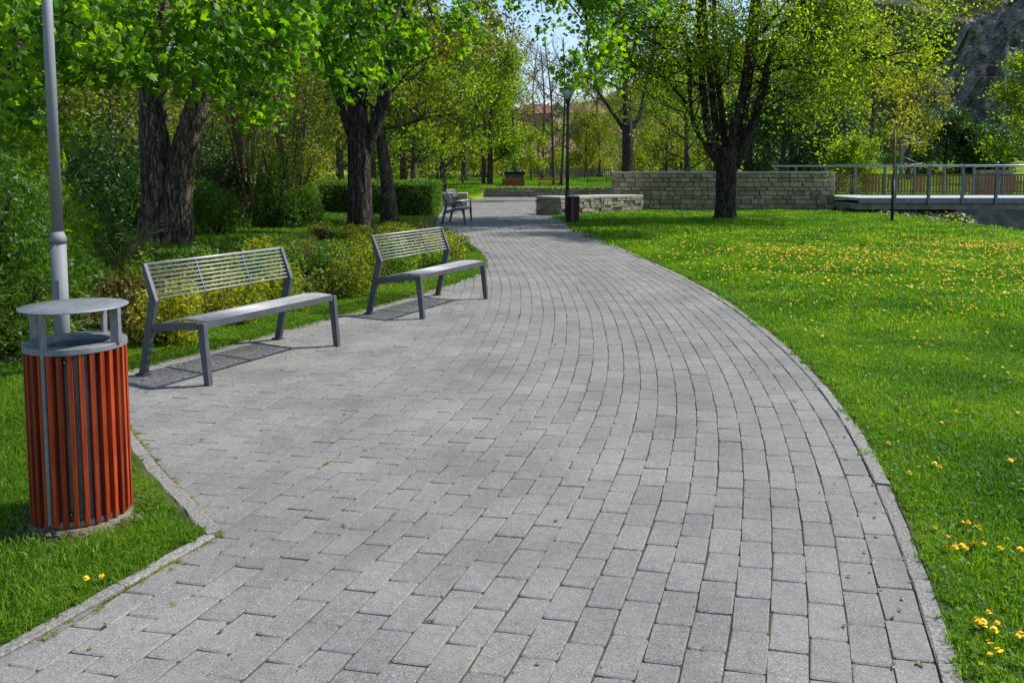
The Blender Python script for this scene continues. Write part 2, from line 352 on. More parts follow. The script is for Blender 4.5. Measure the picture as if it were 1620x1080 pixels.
def cliff_mat():
    m, n, l, p = new_mat('cliff_rock')
    tc = n.new('ShaderNodeTexCoord'); mp = n.new('ShaderNodeMapping'); mp.inputs['Scale'].default_value = (1, 1, 0.6)
    l.new(tc.outputs['Object'], mp.inputs[0])
    nz = nd(n, 'ShaderNodeTexNoise', Scale=0.8, Detail=14, Roughness=0.75); l.new(mp.outputs[0], nz.inputs[0])
    r = ramp(n, [(0.35, (0.07, 0.07, 0.075)), (0.48, (0.2, 0.195, 0.19)), (0.58, (0.38, 0.37, 0.35)), (0.68, (0.62, 0.6, 0.57))]); l.new(nz.outputs[0], r.inputs[0])
    sx = n.new('ShaderNodeSeparateXYZ'); l.new(tc.outputs['Object'], sx.inputs[0])
    wv = nd(n, 'ShaderNodeTexNoise', Scale=0.25, Detail=4); l.new(tc.outputs['Object'], wv.inputs[0])
    a1 = nd(n, 'ShaderNodeMath', operation='MULTIPLY_ADD'); l.new(wv.outputs[0], a1.inputs[0]); a1.inputs[1].default_value = 5.0; l.new(sx.outputs[0], a1.inputs[2])
    a2 = nd(n, 'ShaderNodeMath', operation='SUBTRACT'); l.new(a1.outputs[0], a2.inputs[0]); a2.inputs[1].default_value = STREAK_X + 2.5
    a3 = nd(n, 'ShaderNodeMath', operation='ABSOLUTE'); l.new(a2.outputs[0], a3.inputs[0])
    a4 = nd(n, 'ShaderNodeMapRange'); a4.inputs['From Min'].default_value = 0.9; a4.inputs['From Max'].default_value = 0.2; l.new(a3.outputs[0], a4.inputs['Value'])
    a5 = nd(n, 'ShaderNodeMath', operation='MULTIPLY'); l.new(a4.outputs[0], a5.inputs[0]); l.new(nz.outputs[0], a5.inputs[1])
    mx = n.new('ShaderNodeMix'); mx.data_type = 'RGBA'; l.new(a5.outputs[0], mx.inputs[0]); l.new(r.outputs[0], mx.inputs[6]); mx.inputs[7].default_value = (0.75, 0.74, 0.72, 1)
    l.new(mx.outputs[2], p.inputs['Base Color']); p.inputs['Roughness'].default_value = 0.95
    b = nd(n, 'ShaderNodeBump', Strength=1.0, Distance=0.8); l.new(nz.outputs[0], b.inputs['Height']); l.new(b.outputs[0], p.inputs['Normal'])
    return m


M['cliff'] = cliff_mat()


def smooth_noise(x, y, s, seed=0):
    """cheap value made of sines, -1..1"""
    r = np.random.default_rng(seed); v = 0
    for i in range(6):
        a = r.uniform(0, 2 * math.pi); f = s * r.uniform(0.5, 2.2); ph = r.uniform(0, 6.3)
        v = v + np.sin((x * math.cos(a) + y * math.sin(a)) * f + ph)
    return v / 6 * 1.6


# ------------------------------------------------------------------ path outline
KR = np.array([(0.55, 0.0), (0.86, 1.1), (1.377, 2.497), (1.558, 2.998), (1.716, 3.537), (1.964, 4.395), (2.196, 5.42), (2.408, 6.86), (2.57, 9.0), (2.586, 11.5), (2.42, 14.0), (2.24, 16.0), (1.86, 20.3), (1.62, 24.0), (1.45, 27.6), (1.30, 31.0), (1.2, 34.0)])
_t = np.concatenate([[0], np.cumsum(np.linalg.norm(np.diff(KR, axis=0), axis=1))])


def smooth_poly(P, t, m=600, it=30):
    s = np.linspace(0, t[-1], m)
    Q = np.stack([np.interp(s, t, P[:, 0]), np.interp(s, t, P[:, 1])], 1)
    for _ in range(it * 8):
        Q[1:-1] = Q[1:-1] * 0.5 + (Q[:-2] + Q[2:]) * 0.25
    return Q


KRS = smooth_poly(KR, _t)
XL_PTS = [(-2.86, 0.0), (-1.67, 2.60), (-1.288, 3.474), (-1.873, 4.25), (-2.285, 4.82), (-2.75, 5.5), (-3.06, 6.05), (-3.06, 6.42), (-2.545, 7.5), (-1.984, 8.65), (-1.572, 9.55), (-1.0, 11.0), (-0.56, 12.2), (-0.42, 12.9), (-0.42, 13.8), (-0.52, 15.0), (-0.85, 17.2), (-1.35, 19.0), (-1.75, 20.2), (-2.1, 22.5), (-2.35, 26.0), (-2.6, 30.0), (-2.8, 34.0)]
XLp = np.array(XL_PTS)


def xL(y): return np.interp(y, XLp[:, 1], XLp[:, 0])
def xR(y): return np.interp(y, KRS[:, 1], KRS[:, 0])


# ------------------------------------------------------------------ terrain
def zone_h(x, y):
    """height of the open ground away from the near path"""
    return 0


g = MB()
g.add([(-400, -60, -0.06), (13.1, -60, -0.06), (13.1, 49, -0.06), (-400, 49, -0.06)], [[0, 1, 2, 3]])
g.add([(-400, 49, -0.06), (13.1, 49, -0.06), (13.1, 50.6, -0.06), (-400, 50.6, -0.06)], [[0, 1, 2, 3]])
g.add([(13.1, -60, -1.4), (400, -60, -1.4), (400, 50.6, -1.4), (13.1, 50.6, -1.4)], [[0, 1, 2, 3]])
ground = g.build('ground', M['soil'], kind='structure')


def far_h(x, y):
    """the park beyond the low wall rises gently, then the valley side climbs"""
    base = 0.42 + (y - 50) * 0.012
    hillm = np.clip((y - 150) / 160, 0, 1) ** 1.1 * (24 + 5 * smooth_noise(x, y, 0.015, 3)) * (0.72 + 0.5 * np.clip(np.abs(x - 6) / 60, 0, 2.0))
    r = np.clip((x - 34) / 30, 0, 1) * np.clip((y - 60) / 60, 0, 1) * 10
    return base + hillm + r + 0.08 * smooth_noise(x, y, 0.15, 5)


# far meadow and hillside
xs = np.linspace(-420, 420, 221); ys = np.concatenate([np.linspace(50.3, 150, 60), np.linspace(155, 900, 90)])
X, Y = np.meshgrid(xs, ys)
Z = far_h(X, Y)
nx, ny = len(xs), len(ys)
idx = np.arange(nx * ny).reshape(ny, nx)
Q = np.stack([idx[:-1, :-1], idx[:-1, 1:], idx[1:, 1:], idx[1:, :-1]], -1)
near = Q[:59].reshape(-1, 4); far = Q[59:].reshape(-1, 4)
VV = np.stack([X, Y, Z], -1).reshape(-1, 3)
mm = mesh_np('meadow', VV, [near], True); link('meadow', mm, M['meadow'], kind='structure')
hm = mesh_np('hillside', VV, [far], True); link('hillside', hm, M['hill'], kind='structure')


def lawn_h(x, y):
    return 0.004 + 0.018 * smooth_noise(x, y, 1.2, 11) * np.clip((x - xR(y)) / 2, 0, 1) - 0.0


# right lawn: rows that start at the kerb
ys = np.concatenate([np.linspace(0.0, 12, 90), np.linspace(12.3, 34, 60), np.linspace(35, 49.5, 12)])
us = np.concatenate([[0.0], np.cumsum(np.linspace(0.12, 1.3, 42))])
rows = []
for y in ys:
    x0 = xR(y) + 0.07 if y <= 34 else 13.5
    x = x0 + us * (1.0 if y < 34 else 1.5)
    z = lawn_h(x, np.full_like(x, y)); z[0] = 0.006
    # bank falls to the stream behind the bridge abutment
    z = z - np.clip((x - 12.9) / 1.8, 0, 1) ** 1.3 * 1.6
    rows.append(np.stack([x, np.full_like(x, y), z], 1))
R_ = np.array(rows); ny, nx = R_.shape[:2]; idx = np.arange(nx * ny).reshape(ny, nx)
Q = np.stack([idx[:-1, :-1], idx[:-1, 1:], idx[1:, 1:], idx[1:, :-1]], -1).reshape(-1, 4)
lawn = link('lawn', mesh_np('lawn', R_.reshape(-1, 3), [Q], True), M['lawn'], kind='structure')


def left_h(x, y):
    d = np.clip((xL(y) - x), 0, 60)
    bank = np.clip((d - 0.5) / 6, 0, 1) * np.clip((y - 5.5) / 3, 0, 1) * 0.25
    return 0.004 + bank + 0.02 * smooth_noise(x, y, 1.1, 21) * np.clip(d, 0, 1)


us = np.concatenate([[0.0], np.cumsum(np.linspace(0.12, 1.8, 44))])
ysl = np.concatenate([np.linspace(0.0, 8, 80), np.linspace(8.2, 34, 80), np.linspace(35, 49.5, 12)])
rows = []
for y in ysl:
    x0 = xL(y) - 0.04 if y <= 34 else -3.0 - (y - 34) * 0.25
    x = x0 - us
    z = left_h(x, np.full_like(x, y)); z[0] = 0.006
    rows.append(np.stack([x, np.full_like(x, y), z], 1))
L_ = np.array(rows); ny, nx = L_.shape[:2]; idx = np.arange(nx * ny).reshape(ny, nx)
Q = np.stack([idx[:-1, 1:], idx[:-1, :-1], idx[1:, :-1], idx[1:, 1:]], -1)
nlawn = int(np.searchsorted(ysl, 5.6))
link('side_lawn', mesh_np('side_lawn', L_.reshape(-1, 3), [Q[:nlawn].reshape(-1, 4)], True), M['lawn'], kind='structure')
link('planting_bed', mesh_np('planting_bed', L_.reshape(-1, 3), [Q[nlawn:].reshape(-1, 4)], True), M['soil'], kind='structure')

gx = np.linspace(-60, -3.2, 60); gy = np.linspace(35.5, 50.6, 20); X, Y = np.meshgrid(gx, gy); XM = np.where(Y > 44, -1.7, -3.2); X = -60 + (X + 60) / 56.8 * (XM + 60)
Z = 0.0 + (Y - 35.5) / 15 * 0.44 + 0.02 * smooth_noise(X, Y, 0.5, 8); Z[0] = -0.02; Z += np.clip((X - XM + 0.4) / 0.4, 0, 1) * -0.35 * (Y < 48.5)
idx = np.arange(1200).reshape(20, 60)
link('lawn_rise', mesh_np('lawn_rise', np.stack([X, Y, Z], -1).reshape(-1, 3), [np.stack([idx[:-1, :-1], idx[:-1, 1:], idx[1:, 1:], idx[1:, :-1]], -1).reshape(-1, 4)], True), M['meadow'], kind='structure')

# ------------------------------------------------------------------ path: bed, kerb stones, pavers
yy = np.linspace(0, 34, 240)
V = np.concatenate([np.stack([xL(yy) - 0.03, yy, np.full_like(yy, -0.0065)], 1), np.stack([xR(yy) + 0.03, yy, np.full_like(yy, -0.0065)], 1)])
i = np.arange(239)
path = link('path', mesh_np('path', V, [np.stack([i, i + 240, i + 241, i + 1], 1)]), M['bed'], kind='structure')


def ring_block(c4, ztop, zbot, rs, ch=0.006, cut=0.010, jit=0.0019):
    """paver from four corners (ccw): chamfered and slightly worn, 38 triangles"""
    c4 = np.array(c4, float); ctr = c4.mean(0)
    ring = []
    for a in range(4):
        p = c4[a]; q0 = c4[a - 1]; q1 = c4[(a + 1) % 4]
        ring.append(p + (q0 - p) / np.linalg.norm(q0 - p) * cut)
        ring.append(p + (q1 - p) / np.linalg.norm(q1 - p) * cut)
    ring = np.array(ring) + rs.normal(0, jit, (8, 2))
    d = ctr - ring; d /= np.linalg.norm(d, axis=1)[:, None]
    inner = ring + d * ch * 1.25 + rs.normal(0, jit, (8, 2))
    V = np.concatenate([np.c_[ring, np.full(8, zbot)], np.c_[ring, np.full(8, ztop - ch * 0.55)], np.c_[inner, np.full(8, ztop)]])
    j = np.arange(8); k = (j + 1) % 8
    Q = np.concatenate([np.stack([j, k, 8 + k, 8 + j], 1), np.stack([8 + j, 8 + k, 16 + k, 16 + j], 1), [[16, 17, 18, 19], [19, 20, 21, 22], [22, 23, 16, 19]]])
    return V, Q


W, LEN, GAP = 0.1295, 0.2455, 0.0034
dv = np.gradient(KRS, axis=0); dv /= np.linalg.norm(dv, axis=1)[:, None]
NRM = np.stack([-dv[:, 1], dv[:, 0]], 1)        # points left
rs = np.random.default_rng(3)
slots = []
for k in range(0, 46):
    P = KRS + NRM * (0.004 + W * (k + 0.5))
    # keep offset curve smooth
    for _ in range(12): P[1:-1] = P[1:-1] * 0.5 + (P[:-2] + P[2:]) * 0.25
    t = np.concatenate([[0], np.cumsum(np.linalg.norm(np.diff(P, axis=0), axis=1))])
    s = (k % 2) * LEN * 0.5 + rs.uniform(-0.035, 0.035)
    while s < t[-1] - LEN:
        L = LEN * rs.choice([1.0, 1.0, 1.0, 1.0, 0.985, 1.015])
        a, b = s, s + L
        sm = np.linspace(a, b, 9); px = np.interp(sm, t, P[:, 0]); py = np.interp(sm, t, P[:, 1])
        s += L
        ok = (px + W * 0.45 > xL(py)) & (py > 1.2) & (py < 33.6)
        if not ok.any(): continue
        m_ = (a + b) / 2
        cx, cy = np.interp(m_, t, P[:, 0]), np.interp(m_, t, P[:, 1])
        hx = np.interp(b, t, P[:, 0]) - np.interp(a, t, P[:, 0]); hy = np.interp(b, t, P[:, 1]) - np.interp(a, t, P[:, 1])
        cutme = float(np.min(px - xL(py)) < W * 0.62 + 0.05)
        slots.append((cx, cy, math.atan2(hy, hx), b - a, cutme))
# slivers between the outermost full course and the left edge are filled with narrow cut stones
slots = np.array(slots)
dist = np.hypot(slots[:, 0], slots[:, 1])
vis = (np.abs(slots[:, 0]) < slots[:, 1] * 0.63 + 0.1) & (slots[:, 1] > 2.4)
score = np.where(vis, dist, dist + 100)
order = np.argsort(score)


def shear_at(y): return 0.13 * float(np.clip((8 - y) / 5, 0, 1))


def cut_by_edge(c4):
    c = c4.mean(0); best = None
    for i in range(len(XLp) - 1):
        p0, p1 = XLp[i], XLp[i + 1]; d = p1 - p0; t = np.clip(np.dot(c - p0, d) / np.dot(d, d), 0, 1); ds = np.linalg.norm(c - p0 - t * d)
        if best is None or ds < best[0] - 1e-6: best = (ds, p0, p1)
    _, p0, p1 = best; d = unit2(p1 - p0); nn = np.array([d[1], -d[0]]); f = (c4 - p0) @ nn - 0.004
    if (f > 0).all(): return c4
    out = []
    for i in range(len(c4)):
        j = (i + 1) % len(c4)
        if f[i] > 0: out.append(c4[i])
        if (f[i] > 0) != (f[j] > 0): out.append(c4[i] + (c4[j] - c4[i]) * f[i] / (f[i] - f[j]))
    out = np.array(out)
    if len(out) < 3: return None
    x, y = out[:, 0], out[:, 1]; A = 0.5 * abs(np.dot(x, np.roll(y, -1)) - np.dot(y, np.roll(x, -1)))
    return out if A > 0.0022 else None


def unit2(v): return v / (np.linalg.norm(v) + 1e-9)


def poly_block(c, ztop, zbot, ins=0.006):
    n = len(c); ctr = c.mean(0); d = ctr - c; d /= np.linalg.norm(d, axis=1)[:, None]
    V = np.concatenate([np.c_[c, np.full(n, zbot)], np.c_[c, np.full(n, ztop - 0.004)], np.c_[c + d * ins, np.full(n, ztop)], [[ctr[0], ctr[1], ztop]]])
    j = np.arange(n); k = (j + 1) % n
    return V, np.concatenate([np.stack([j, k, n + k, n + j], 1), np.stack([n + j, n + k, 2 * n + k, 2 * n + j], 1)]), np.stack([2 * n + j, 2 * n + k, np.full(n, 3 * n)], 1)


variants = []
for i in range(6):
    hl, hw, sh = (LEN - GAP) / 2, (W - GAP) / 2, 0.13
    c4 = [(-hl + sh * hw, -hw), (hl + sh * hw, -hw), (hl - sh * hw, hw), (-hl - sh * hw, hw)]
    V, Q = ring_block(c4, 0.0, -0.05, rs)
    me = mesh_np('paving_stone', V, [Q]); me.materials.append(M['paver']); variants.append(me)
nparts = 0
st = MB(); strnd = []
for oi_, i in enumerate(order):
    cx, cy, an, L, cm = slots[i]
    if cm:
        hl, hw, sh = (L - GAP) / 2, (W - GAP) / 2, shear_at(cy)
        c4 = np.array([(-hl + sh * hw, -hw), (hl + sh * hw, -hw), (hl - sh * hw, hw), (-hl - sh * hw, hw)])
        c4 = c4 @ np.array([[math.cos(an), math.sin(an)], [-math.sin(an), math.cos(an)]]) + (cx, cy)
        pc = cut_by_edge(c4)
        if pc is None: continue
        if len(pc) != 4 or not np.allclose(pc, c4):
            dz = rs.normal(0, 0.001)
            if nparts < 300:
                V, Q, T_ = poly_block(pc - (cx, cy), 0, -0.05)
                link('paving_stone', mesh_np('paving_stone', V, [Q, T_]), M['paver'], path, (cx, cy, dz)); nparts += 1
            else:
                V, Q, T_ = poly_block(pc, dz, -0.05); st.add(V, Q, T_); strnd.append(np.full(len(V), rs.random()))
            continue
    dz = rs.normal(0, 0.0009); ta = rs.normal(0, 0.0045); tb = rs.normal(0, 0.0035)
    if nparts < 300:
        nparts += 1
        o = link('paving_stone', variants[rs.integers(6)], None, path, (cx, cy, dz), (ta, tb, an + rs.normal(0, 0.004)), ((L - GAP) / (LEN - GAP), 1, 1))
    else:
        hl, hw, sh = (L - GAP) / 2, (W - GAP) / 2, shear_at(cy)
        c4 = np.array([(-hl + sh * hw, -hw), (hl + sh * hw, -hw), (hl - sh * hw, hw), (-hl - sh * hw, hw)])
        a_ = an + rs.normal(0, 0.006); ca, sa = math.cos(a_), math.sin(a_)
        c4 = c4 @ np.array([[ca, sa], [-sa, ca]]) + (cx, cy)
        V, Q = ring_block(c4, dz, -0.04, rs)
        st.add(V, Q); strnd.append(np.full(len(V), rs.random()))
st.build('paving_stones', M['paver'], path, kind='stuff', rnd=np.concatenate(strnd))

# plaza beyond: a paved floor with real joints, too far away to tell stones apart
st = MB(); strnd = []
M['plaza'] = M['paver']
for y in np.arange(34.0, 49.4, 0.26):
    xa = -3.0 - (y - 34) * 0.25
    for x in np.arange(xa, 13.4, 0.5):
        hw, hl = 0.245, 0.125
        o_ = 0.25 * (int(y / 0.26) % 2)
        c4 = [(x + o_ - hw, y - hl), (x + o_ + hw, y - hl), (x + o_ + hw, y + hl), (x + o_ - hw, y + hl)]
        V = np.array([(a, b, z) for z in (-0.04, 0.0 + rs.normal(0, .001)) for a, b in c4])
        st.add(V, [[4, 5, 6, 7], [0, 1, 5, 4], [1, 2, 6, 5], [2, 3, 7, 6], [3, 0, 4, 7]]); strnd.append(np.full(8, rs.random()))
pz = MB(); pz.add([(-7.5, 34.02, -0.012), (13.4, 34.02, -0.012), (13.4, 49.4, -0.012), (-7.5, 49.4, -0.012)], [[0, 1, 2, 3]])
# fill the strip between the path and the low stone wall
plaza = pz.build('plaza', M['bed'], kind='structure')
st.build('plaza_slabs', M['plaza'], plaza, kind='stuff', rnd=np.concatenate(strnd))


def kerb_run(P, width, length, parent, top=0.012, side=1, rough=0.003, seed=1, name='kerb_stone'):
    """P: polyline of the inner edge; width to the left (side=1) or right (-1)"""
    rs = np.random.default_rng(seed)
    t = np.concatenate([[0], np.cumsum(np.linalg.norm(np.diff(P, axis=0), axis=1))])
    s = 0.0
    while s < t[-1] - 0.08:
        L = min(length, t[-1] - s); m = 9
        sm = np.linspace(s + 0.003, s + L - 0.003, m); s += L
        q = np.stack([np.interp(sm, t, P[:, 0]), np.interp(sm, t, P[:, 1])], 1)
        d = np.gradient(q, axis=0); d /= np.linalg.norm(d, axis=1)[:, None]; nn = np.stack([-d[:, 1], d[:, 0]], 1) * side
        jz = rs.normal(0, 0.0025)
        prof = [(0.0, -0.09), (0.0, top - 0.005), (0.006, top), (width - 0.008, top), (width, top - 0.007), (width, -0.09)]
        V = []
        for (u, z) in prof:
            e = rs.normal(0, rough, m) if u > 0.02 else rs.normal(0, rough * 0.25, m)
            pz_ = q + nn * (u + (e if z > -0.05 else 0 * e))[:, None]
            V.append(np.c_[pz_, np.full(m, z + jz) + (rs.normal(0, rough * .4, m) if z > -0.05 else 0)])
        V = np.array(V); k = len(prof); idx = np.arange(k * m).reshape(k, m)
        Q = np.stack([idx[:-1, :-1], idx[1:, :-1], idx[1:, 1:], idx[:-1, 1:]], -1).reshape(-1, 4)
        if side > 0: Q = Q[:, ::-1]
        mb = MB(); mb.add(V.reshape(-1, 3), Q)
        for e in (0, m - 1):
            mb.add(V[:, e, :], [[0, 1, 4, 5], [1, 2, 3, 4]])
        mb.build(name, M['kerb'], parent)


selk = (KRS[:, 1] > 1.2)
kerb_run(KRS[selk], 0.075, 1.0, path, 0.004, -1, 0.0045, 1)
kerb_run(np.array([(-2.31, 1.2), (-1.67, 2.60), (-1.30, 3.46)]), 0.06, 1.0, path, 0.010, 1, 0.002, 2)
kerb_run(np.array([(-1.285, 3.50), (-1.873, 4.25), (-2.285, 4.82), (-2.75, 5.5), (-3.06, 6.05)]), 0.07, 0.62, path, 0.008, 1, 0.003, 3)
kerb_run(XLp[(XLp[:, 1] >= 6.05)], 0.07, 1.0, path, 0.006, 1, 0.003, 4)

# ------------------------------------------------------------------ foliage machinery
MAPLE = np.array([(0, 0), (0.16, -0.08), (0.40, -0.04), (0.36, 0.14), (0.60, 0.30), (0.44, 0.42), (0.46, 0.62), (0.22, 0.56), (0.12, 0.80), (0.0, 1.0), (-0.12, 0.80), (-0.22, 0.56), (-0.46, 0.62), (-0.44, 0.42), (-0.60, 0.30), (-0.36, 0.14), (-0.40, -0.04), (-0.16, -0.08)], float)


def maple_leaf():
    V = np.c_[MAPLE[:, 0], MAPLE[:, 1] - 0.3, -0.75 * MAPLE[:, 0] ** 2 - 0.28 * (MAPLE[:, 1]) ** 2]
    V = np.concatenate([V, [[0, 0.02, 0.04]]])
    n = len(MAPLE); j = np.arange(n)
    return V, np.stack([np.full(n, n), j, (j + 1) % n], 1)


def oval_leaf():
    V = np.array([(0, -0.5, -0.05), (0.30, 0.0, -0.06), (0, 0.5, -0.1), (-0.30, 0.0, -0.06), (0, 0, 0.05)])
    return V, np.array([[4, 0, 1], [4, 1, 2], [4, 2, 3], [4, 3, 0]])


def diamond_leaf():
    V = np.array([(0, -0.5, 0), (0.27, 0.0, -0.07), (0, 0.5, -0.04), (-0.27, 0.05, -0.07)])
    return V, np.array([[0, 1, 2], [0, 2, 3]])


def hand_leaf():          # five leaflets read as a lobed leaf, 6 triangles
    V = np.array([(0, -0.1, 0.02), (0.5, -0.15, -0.08), (0.22, 0.12, 0), (0.42, 0.45, -0.1), (0.08, 0.28, 0), (0, 0.7, -0.1), (-0.08, 0.28, 0), (-0.42, 0.45, -0.1), (-0.22, 0.12, 0), (-0.5, -0.15, -0.08)])
    return V, np.array([[0, 1, 2], [0, 2, 3], [0, 4, 5], [0, 5, 6], [0, 7, 8], [0, 8, 9]])


LEAF = {'maple': maple_leaf(), 'oval': oval_leaf(), 'diamond': diamond_leaf(), 'hand': hand_leaf()}


def rot_mats(n, r, flat=0.6, droop=0.0):
    """random leaf frames; flat near 1 keeps leaf normals near up"""
    N = r.normal(0, 1, (n, 3)) * (1 - flat) + np.array([0, 0, 1.0]) * flat
    N /= np.linalg.norm(N, axis=1)[:, None]
    T = r.normal(0, 1, (n, 3)); T[:, 2] -= droop
    T -= (T * N).sum(1)[:, None] * N; T /= np.linalg.norm(T, axis=1)[:, None] + 1e-9
    B = np.cross(T, N)
    return np.stack([B, T, N], -1)      # columns x,y,z


def leaves_geo(P, size, kind, r, flat=0.55, droop=0.6):
    V0, T0 = LEAF[kind]; n = len(P)
    R = rot_mats(n, r, flat, droop); s = size * r.uniform(0.6, 1.25, n)
    V = np.einsum('nij,vj->nvi', R, V0) * s[:, None, None] + P[:, None, :]
    T = T0[None] + (np.arange(n) * len(V0))[:, None, None]
    rnd = np.repeat(r.random(n), len(V0))
    return V.reshape(-1, 3), T.reshape(-1, 3), rnd


def unit(v): v = np.asarray(v, float); return v / (np.linalg.norm(v) + 1e-9)


class Tree:
    def __init__(self, seed):
        self.r = np.random.default_rng(seed); self.wood = MB(); self.main = MB(); self.anch = []
    def limb(self, P, r0, r1, k=12, main=True, fine=4, knobby=0.0, flare=0.0):
        P = np.array(P, float); m = (len(P) - 1) * fine + 1
        t = np.arange(len(P)); tt = np.linspace(0, len(P) - 1, m)
        Q = np.stack([np.interp(tt, t, P[:, i]) for i in range(3)], 1)
        for _ in range(3): Q[1:-1] = Q[1:-1] * 0.5 + (Q[:-2] + Q[2:]) * 0.25
        f = np.linspace(0, 1, m); R = r0 + (r1 - r0) * f
        if flare: R = R * (1 + flare * np.exp(-f * 9))
        prof = None
        if knobby:
            a = np.arange(k) / k * 2 * math.pi
            ph = self.r.uniform(0, 6.3, 3)
            prof = 1 + knobby * (np.sin(3 * a[None] + ph[0] + f[:, None] * 3) * 0.5 + 0.5 * np.sin(5 * a[None] + ph[1] - f[:, None] * 4) + self.r.normal(0, 0.35, (m, k)))
            if k >= 24:
                rg = self.r.normal(0, 1, (m // 6 + 3, k)); ii = np.linspace(0, len(rg) - 1.001, m); i0 = ii.astype(int); fr_ = (ii - i0)[:, None]
                prof = 1 + knobby * 0.8 * (np.sin(3 * a[None] + ph[0] + f[:, None] * 3) * 0.5 + 0.4 * np.sin(5 * a[None] + ph[1] - f[:, None] * 4)) + 0.028 * (rg[i0] * (1 - fr_) + rg[i0 + 1] * fr_)
            if flare and prof is not None: prof = prof * (1 + 0.35 * np.exp(-f[:, None] * 12) * np.sin(4 * a[None] + ph[2]))
        (self.main if main else self.wood).tube(Q, R, k, True, prof)
        return Q
    def grow(self, start, d, L, rad, lev, maxlev, nch=(6, 5, 4), up=0.12, spread=0.9, wig=0.16, shrink=0.6, tipd=0.0, n=6):
        r = self.r; P = [np.array(start, float)]; d = unit(d); rr = [rad]
        for i in range(n):
            d = unit(d + r.normal(0, wig, 3) + np.array([0, 0, up * (1 if lev < maxlev else -tipd)]))
            P.append(P[-1] + d * L / n); rr.append(rad * (1 - 0.72 * (i + 1) / n))
        P = np.array(P)
        k = {0: 8, 1: 6, 2: 4}.get(lev, 3)
        if lev <= maxlev:
            st_ = 3 if lev == maxlev and lev > 0 else (2 if lev > 0 else 1); ix = list(range(0, len(P), st_)); ix = ix if ix[-1] == len(P) - 1 else ix + [len(P) - 1]
            V, Q, T = tube_geo(P[ix], np.array(rr)[ix], k, False); self.wood.add(V, Q)
        if lev >= maxlev - 0:
            self.anch.append(P[1:])
        else:
            c = nch[min(lev, len(nch) - 1)]
            for j in range(c):
                f = 0.28 + 0.72 * (j + r.uniform(0.1, 0.9)) / c
                i0 = min(int(f * n), n - 1); p = P[i0] + (P[i0 + 1] - P[i0]) * (f * n - i0)
                dd = unit(P[i0 + 1] - P[i0]); q = r.normal(0, 1, 3); q -= q.dot(dd) * dd; q = unit(q)
                nd_ = unit(dd + q * spread * r.uniform(0.6, 1.3))
                self.grow(p, nd_, L * shrink * r.uniform(0.75, 1.15) * (1.1 - 0.4 * f), rad * 0.43 * (1.1 - 0.4 * f), lev + 1, maxlev, nch, up, spread, wig, shrink, tipd, n)
        return P
    def finish(self, root, bark, leaf_m, kind, size, per, sigma, flat=0.5, droop=0.6, keep=None, nleafparts=0, bush_extra=None):
        if self.main.v: self.main.build('trunk', bark, root, smooth=True)
        if self.wood.v: self.wood.build('branches', bark, root, smooth=True)
        A = np.concatenate(self.anch) if self.anch else np.zeros((0, 3))
        if keep is not None: A = A[keep(A)]
        r = self.r
        A = np.repeat(A, per, 0) + r.normal(0, sigma, (len(A) * per, 3))
        A = A[A[:, 2] > 0.15]
        if bush_extra is not None: A = np.concatenate([A, bush_extra])
        if not len(A) or leaf_m is None: return 0
        if nleafparts:
            d = np.linalg.norm(A + np.array(root.location) - np.array([0, 0, HC]), axis=1)
            W_ = A + np.array(root.location)
            inv = (np.abs(W_[:, 0]) < W_[:, 1] * 0.62) & ((W_[:, 2] - HC) < W_[:, 1] * 0.205)
            d = np.where(inv, d, d + 1000); o = np.argsort(d)
            pick = o[:nleafparts]; rest = o[nleafparts:]
            V0, T0 = LEAF[kind]; Rm = rot_mats(len(pick), r, flat, droop)
            vs = []
            for q in range(4):
                me = mesh_np('leaf', V0 * [1, 1, 1 + 0.5 * q], [T0], rnd=np.full(len(V0), q / 3)); me.materials.append(leaf_m); vs.append(me)
            for p, Rr in zip(A[pick], Rm):
                o_ = link('leaf', vs[int(r.integers(4))], None, root, p)
                o_.rotation_euler = Matrix(Rr.tolist()).to_euler(); s = size * r.uniform(0.6, 1.25); o_.scale = (s, s, s)
            A = A[rest]
        V, T, rnd = leaves_geo(A, size, kind, r, flat, droop)
        link('crown', mesh_np('crown', V, [T], rnd=rnd), leaf_m, root, kind='stuff')
        return len(A)


def bush(name, label, cat, x, y, z, rx, ry, h, leaf_m, n, size, seed, kind='diamond', group=None, stems=6, lumps=9, flat=0.3, stem_m=None, droop=0.0):
    r = np.random.default_rng(seed)
    root = empty(name, (x, y, z)); tag(root, label, cat, group)
    c = r.uniform(-1, 1, (lumps, 3)) * [0.62, 0.62, 0.5] + [0, 0, 0.5]
    rad = r.uniform(0.3, 0.55, lumps)
    u = r.normal(0, 1, (n, 3)); u /= np.linalg.norm(u, axis=1)[:, None]
    w = r.integers(0, lumps, n)
    P = c[w] + u * (rad[w] * r.uniform(0.45, 1.08, n) ** 0.6)[:, None]
    P[:, 2] = np.abs(P[:, 2])
    P = P * [rx, ry, h]
    V, T, rnd = leaves_geo(P, size, kind, r, flat, droop)
    mb = MB()
    for i in range(stems):
        e = c[i % lumps] * [rx, ry, h] * 1.0
        mb.tube([(r.normal(0, 0.08) * rx, r.normal(0, 0.08) * ry, -0.05), tuple(e * [0.45, 0.45, 0.55]), tuple(e + [0, 0, 0.1 * h])], [0.02 * h + 0.005, 0.014 * h + 0.003, 0.004], 5)
    mb.build('stem', stem_m or M['barkdark'], root, smooth=True)
    link('foliage', mesh_np('foliage', V, [T], rnd=rnd), leaf_m, root, kind='stuff')
    return root


def wp(px, py, dist):
    return np.array([xd(px, dist), dist, HC + (270 - py) / F_PX * dist])


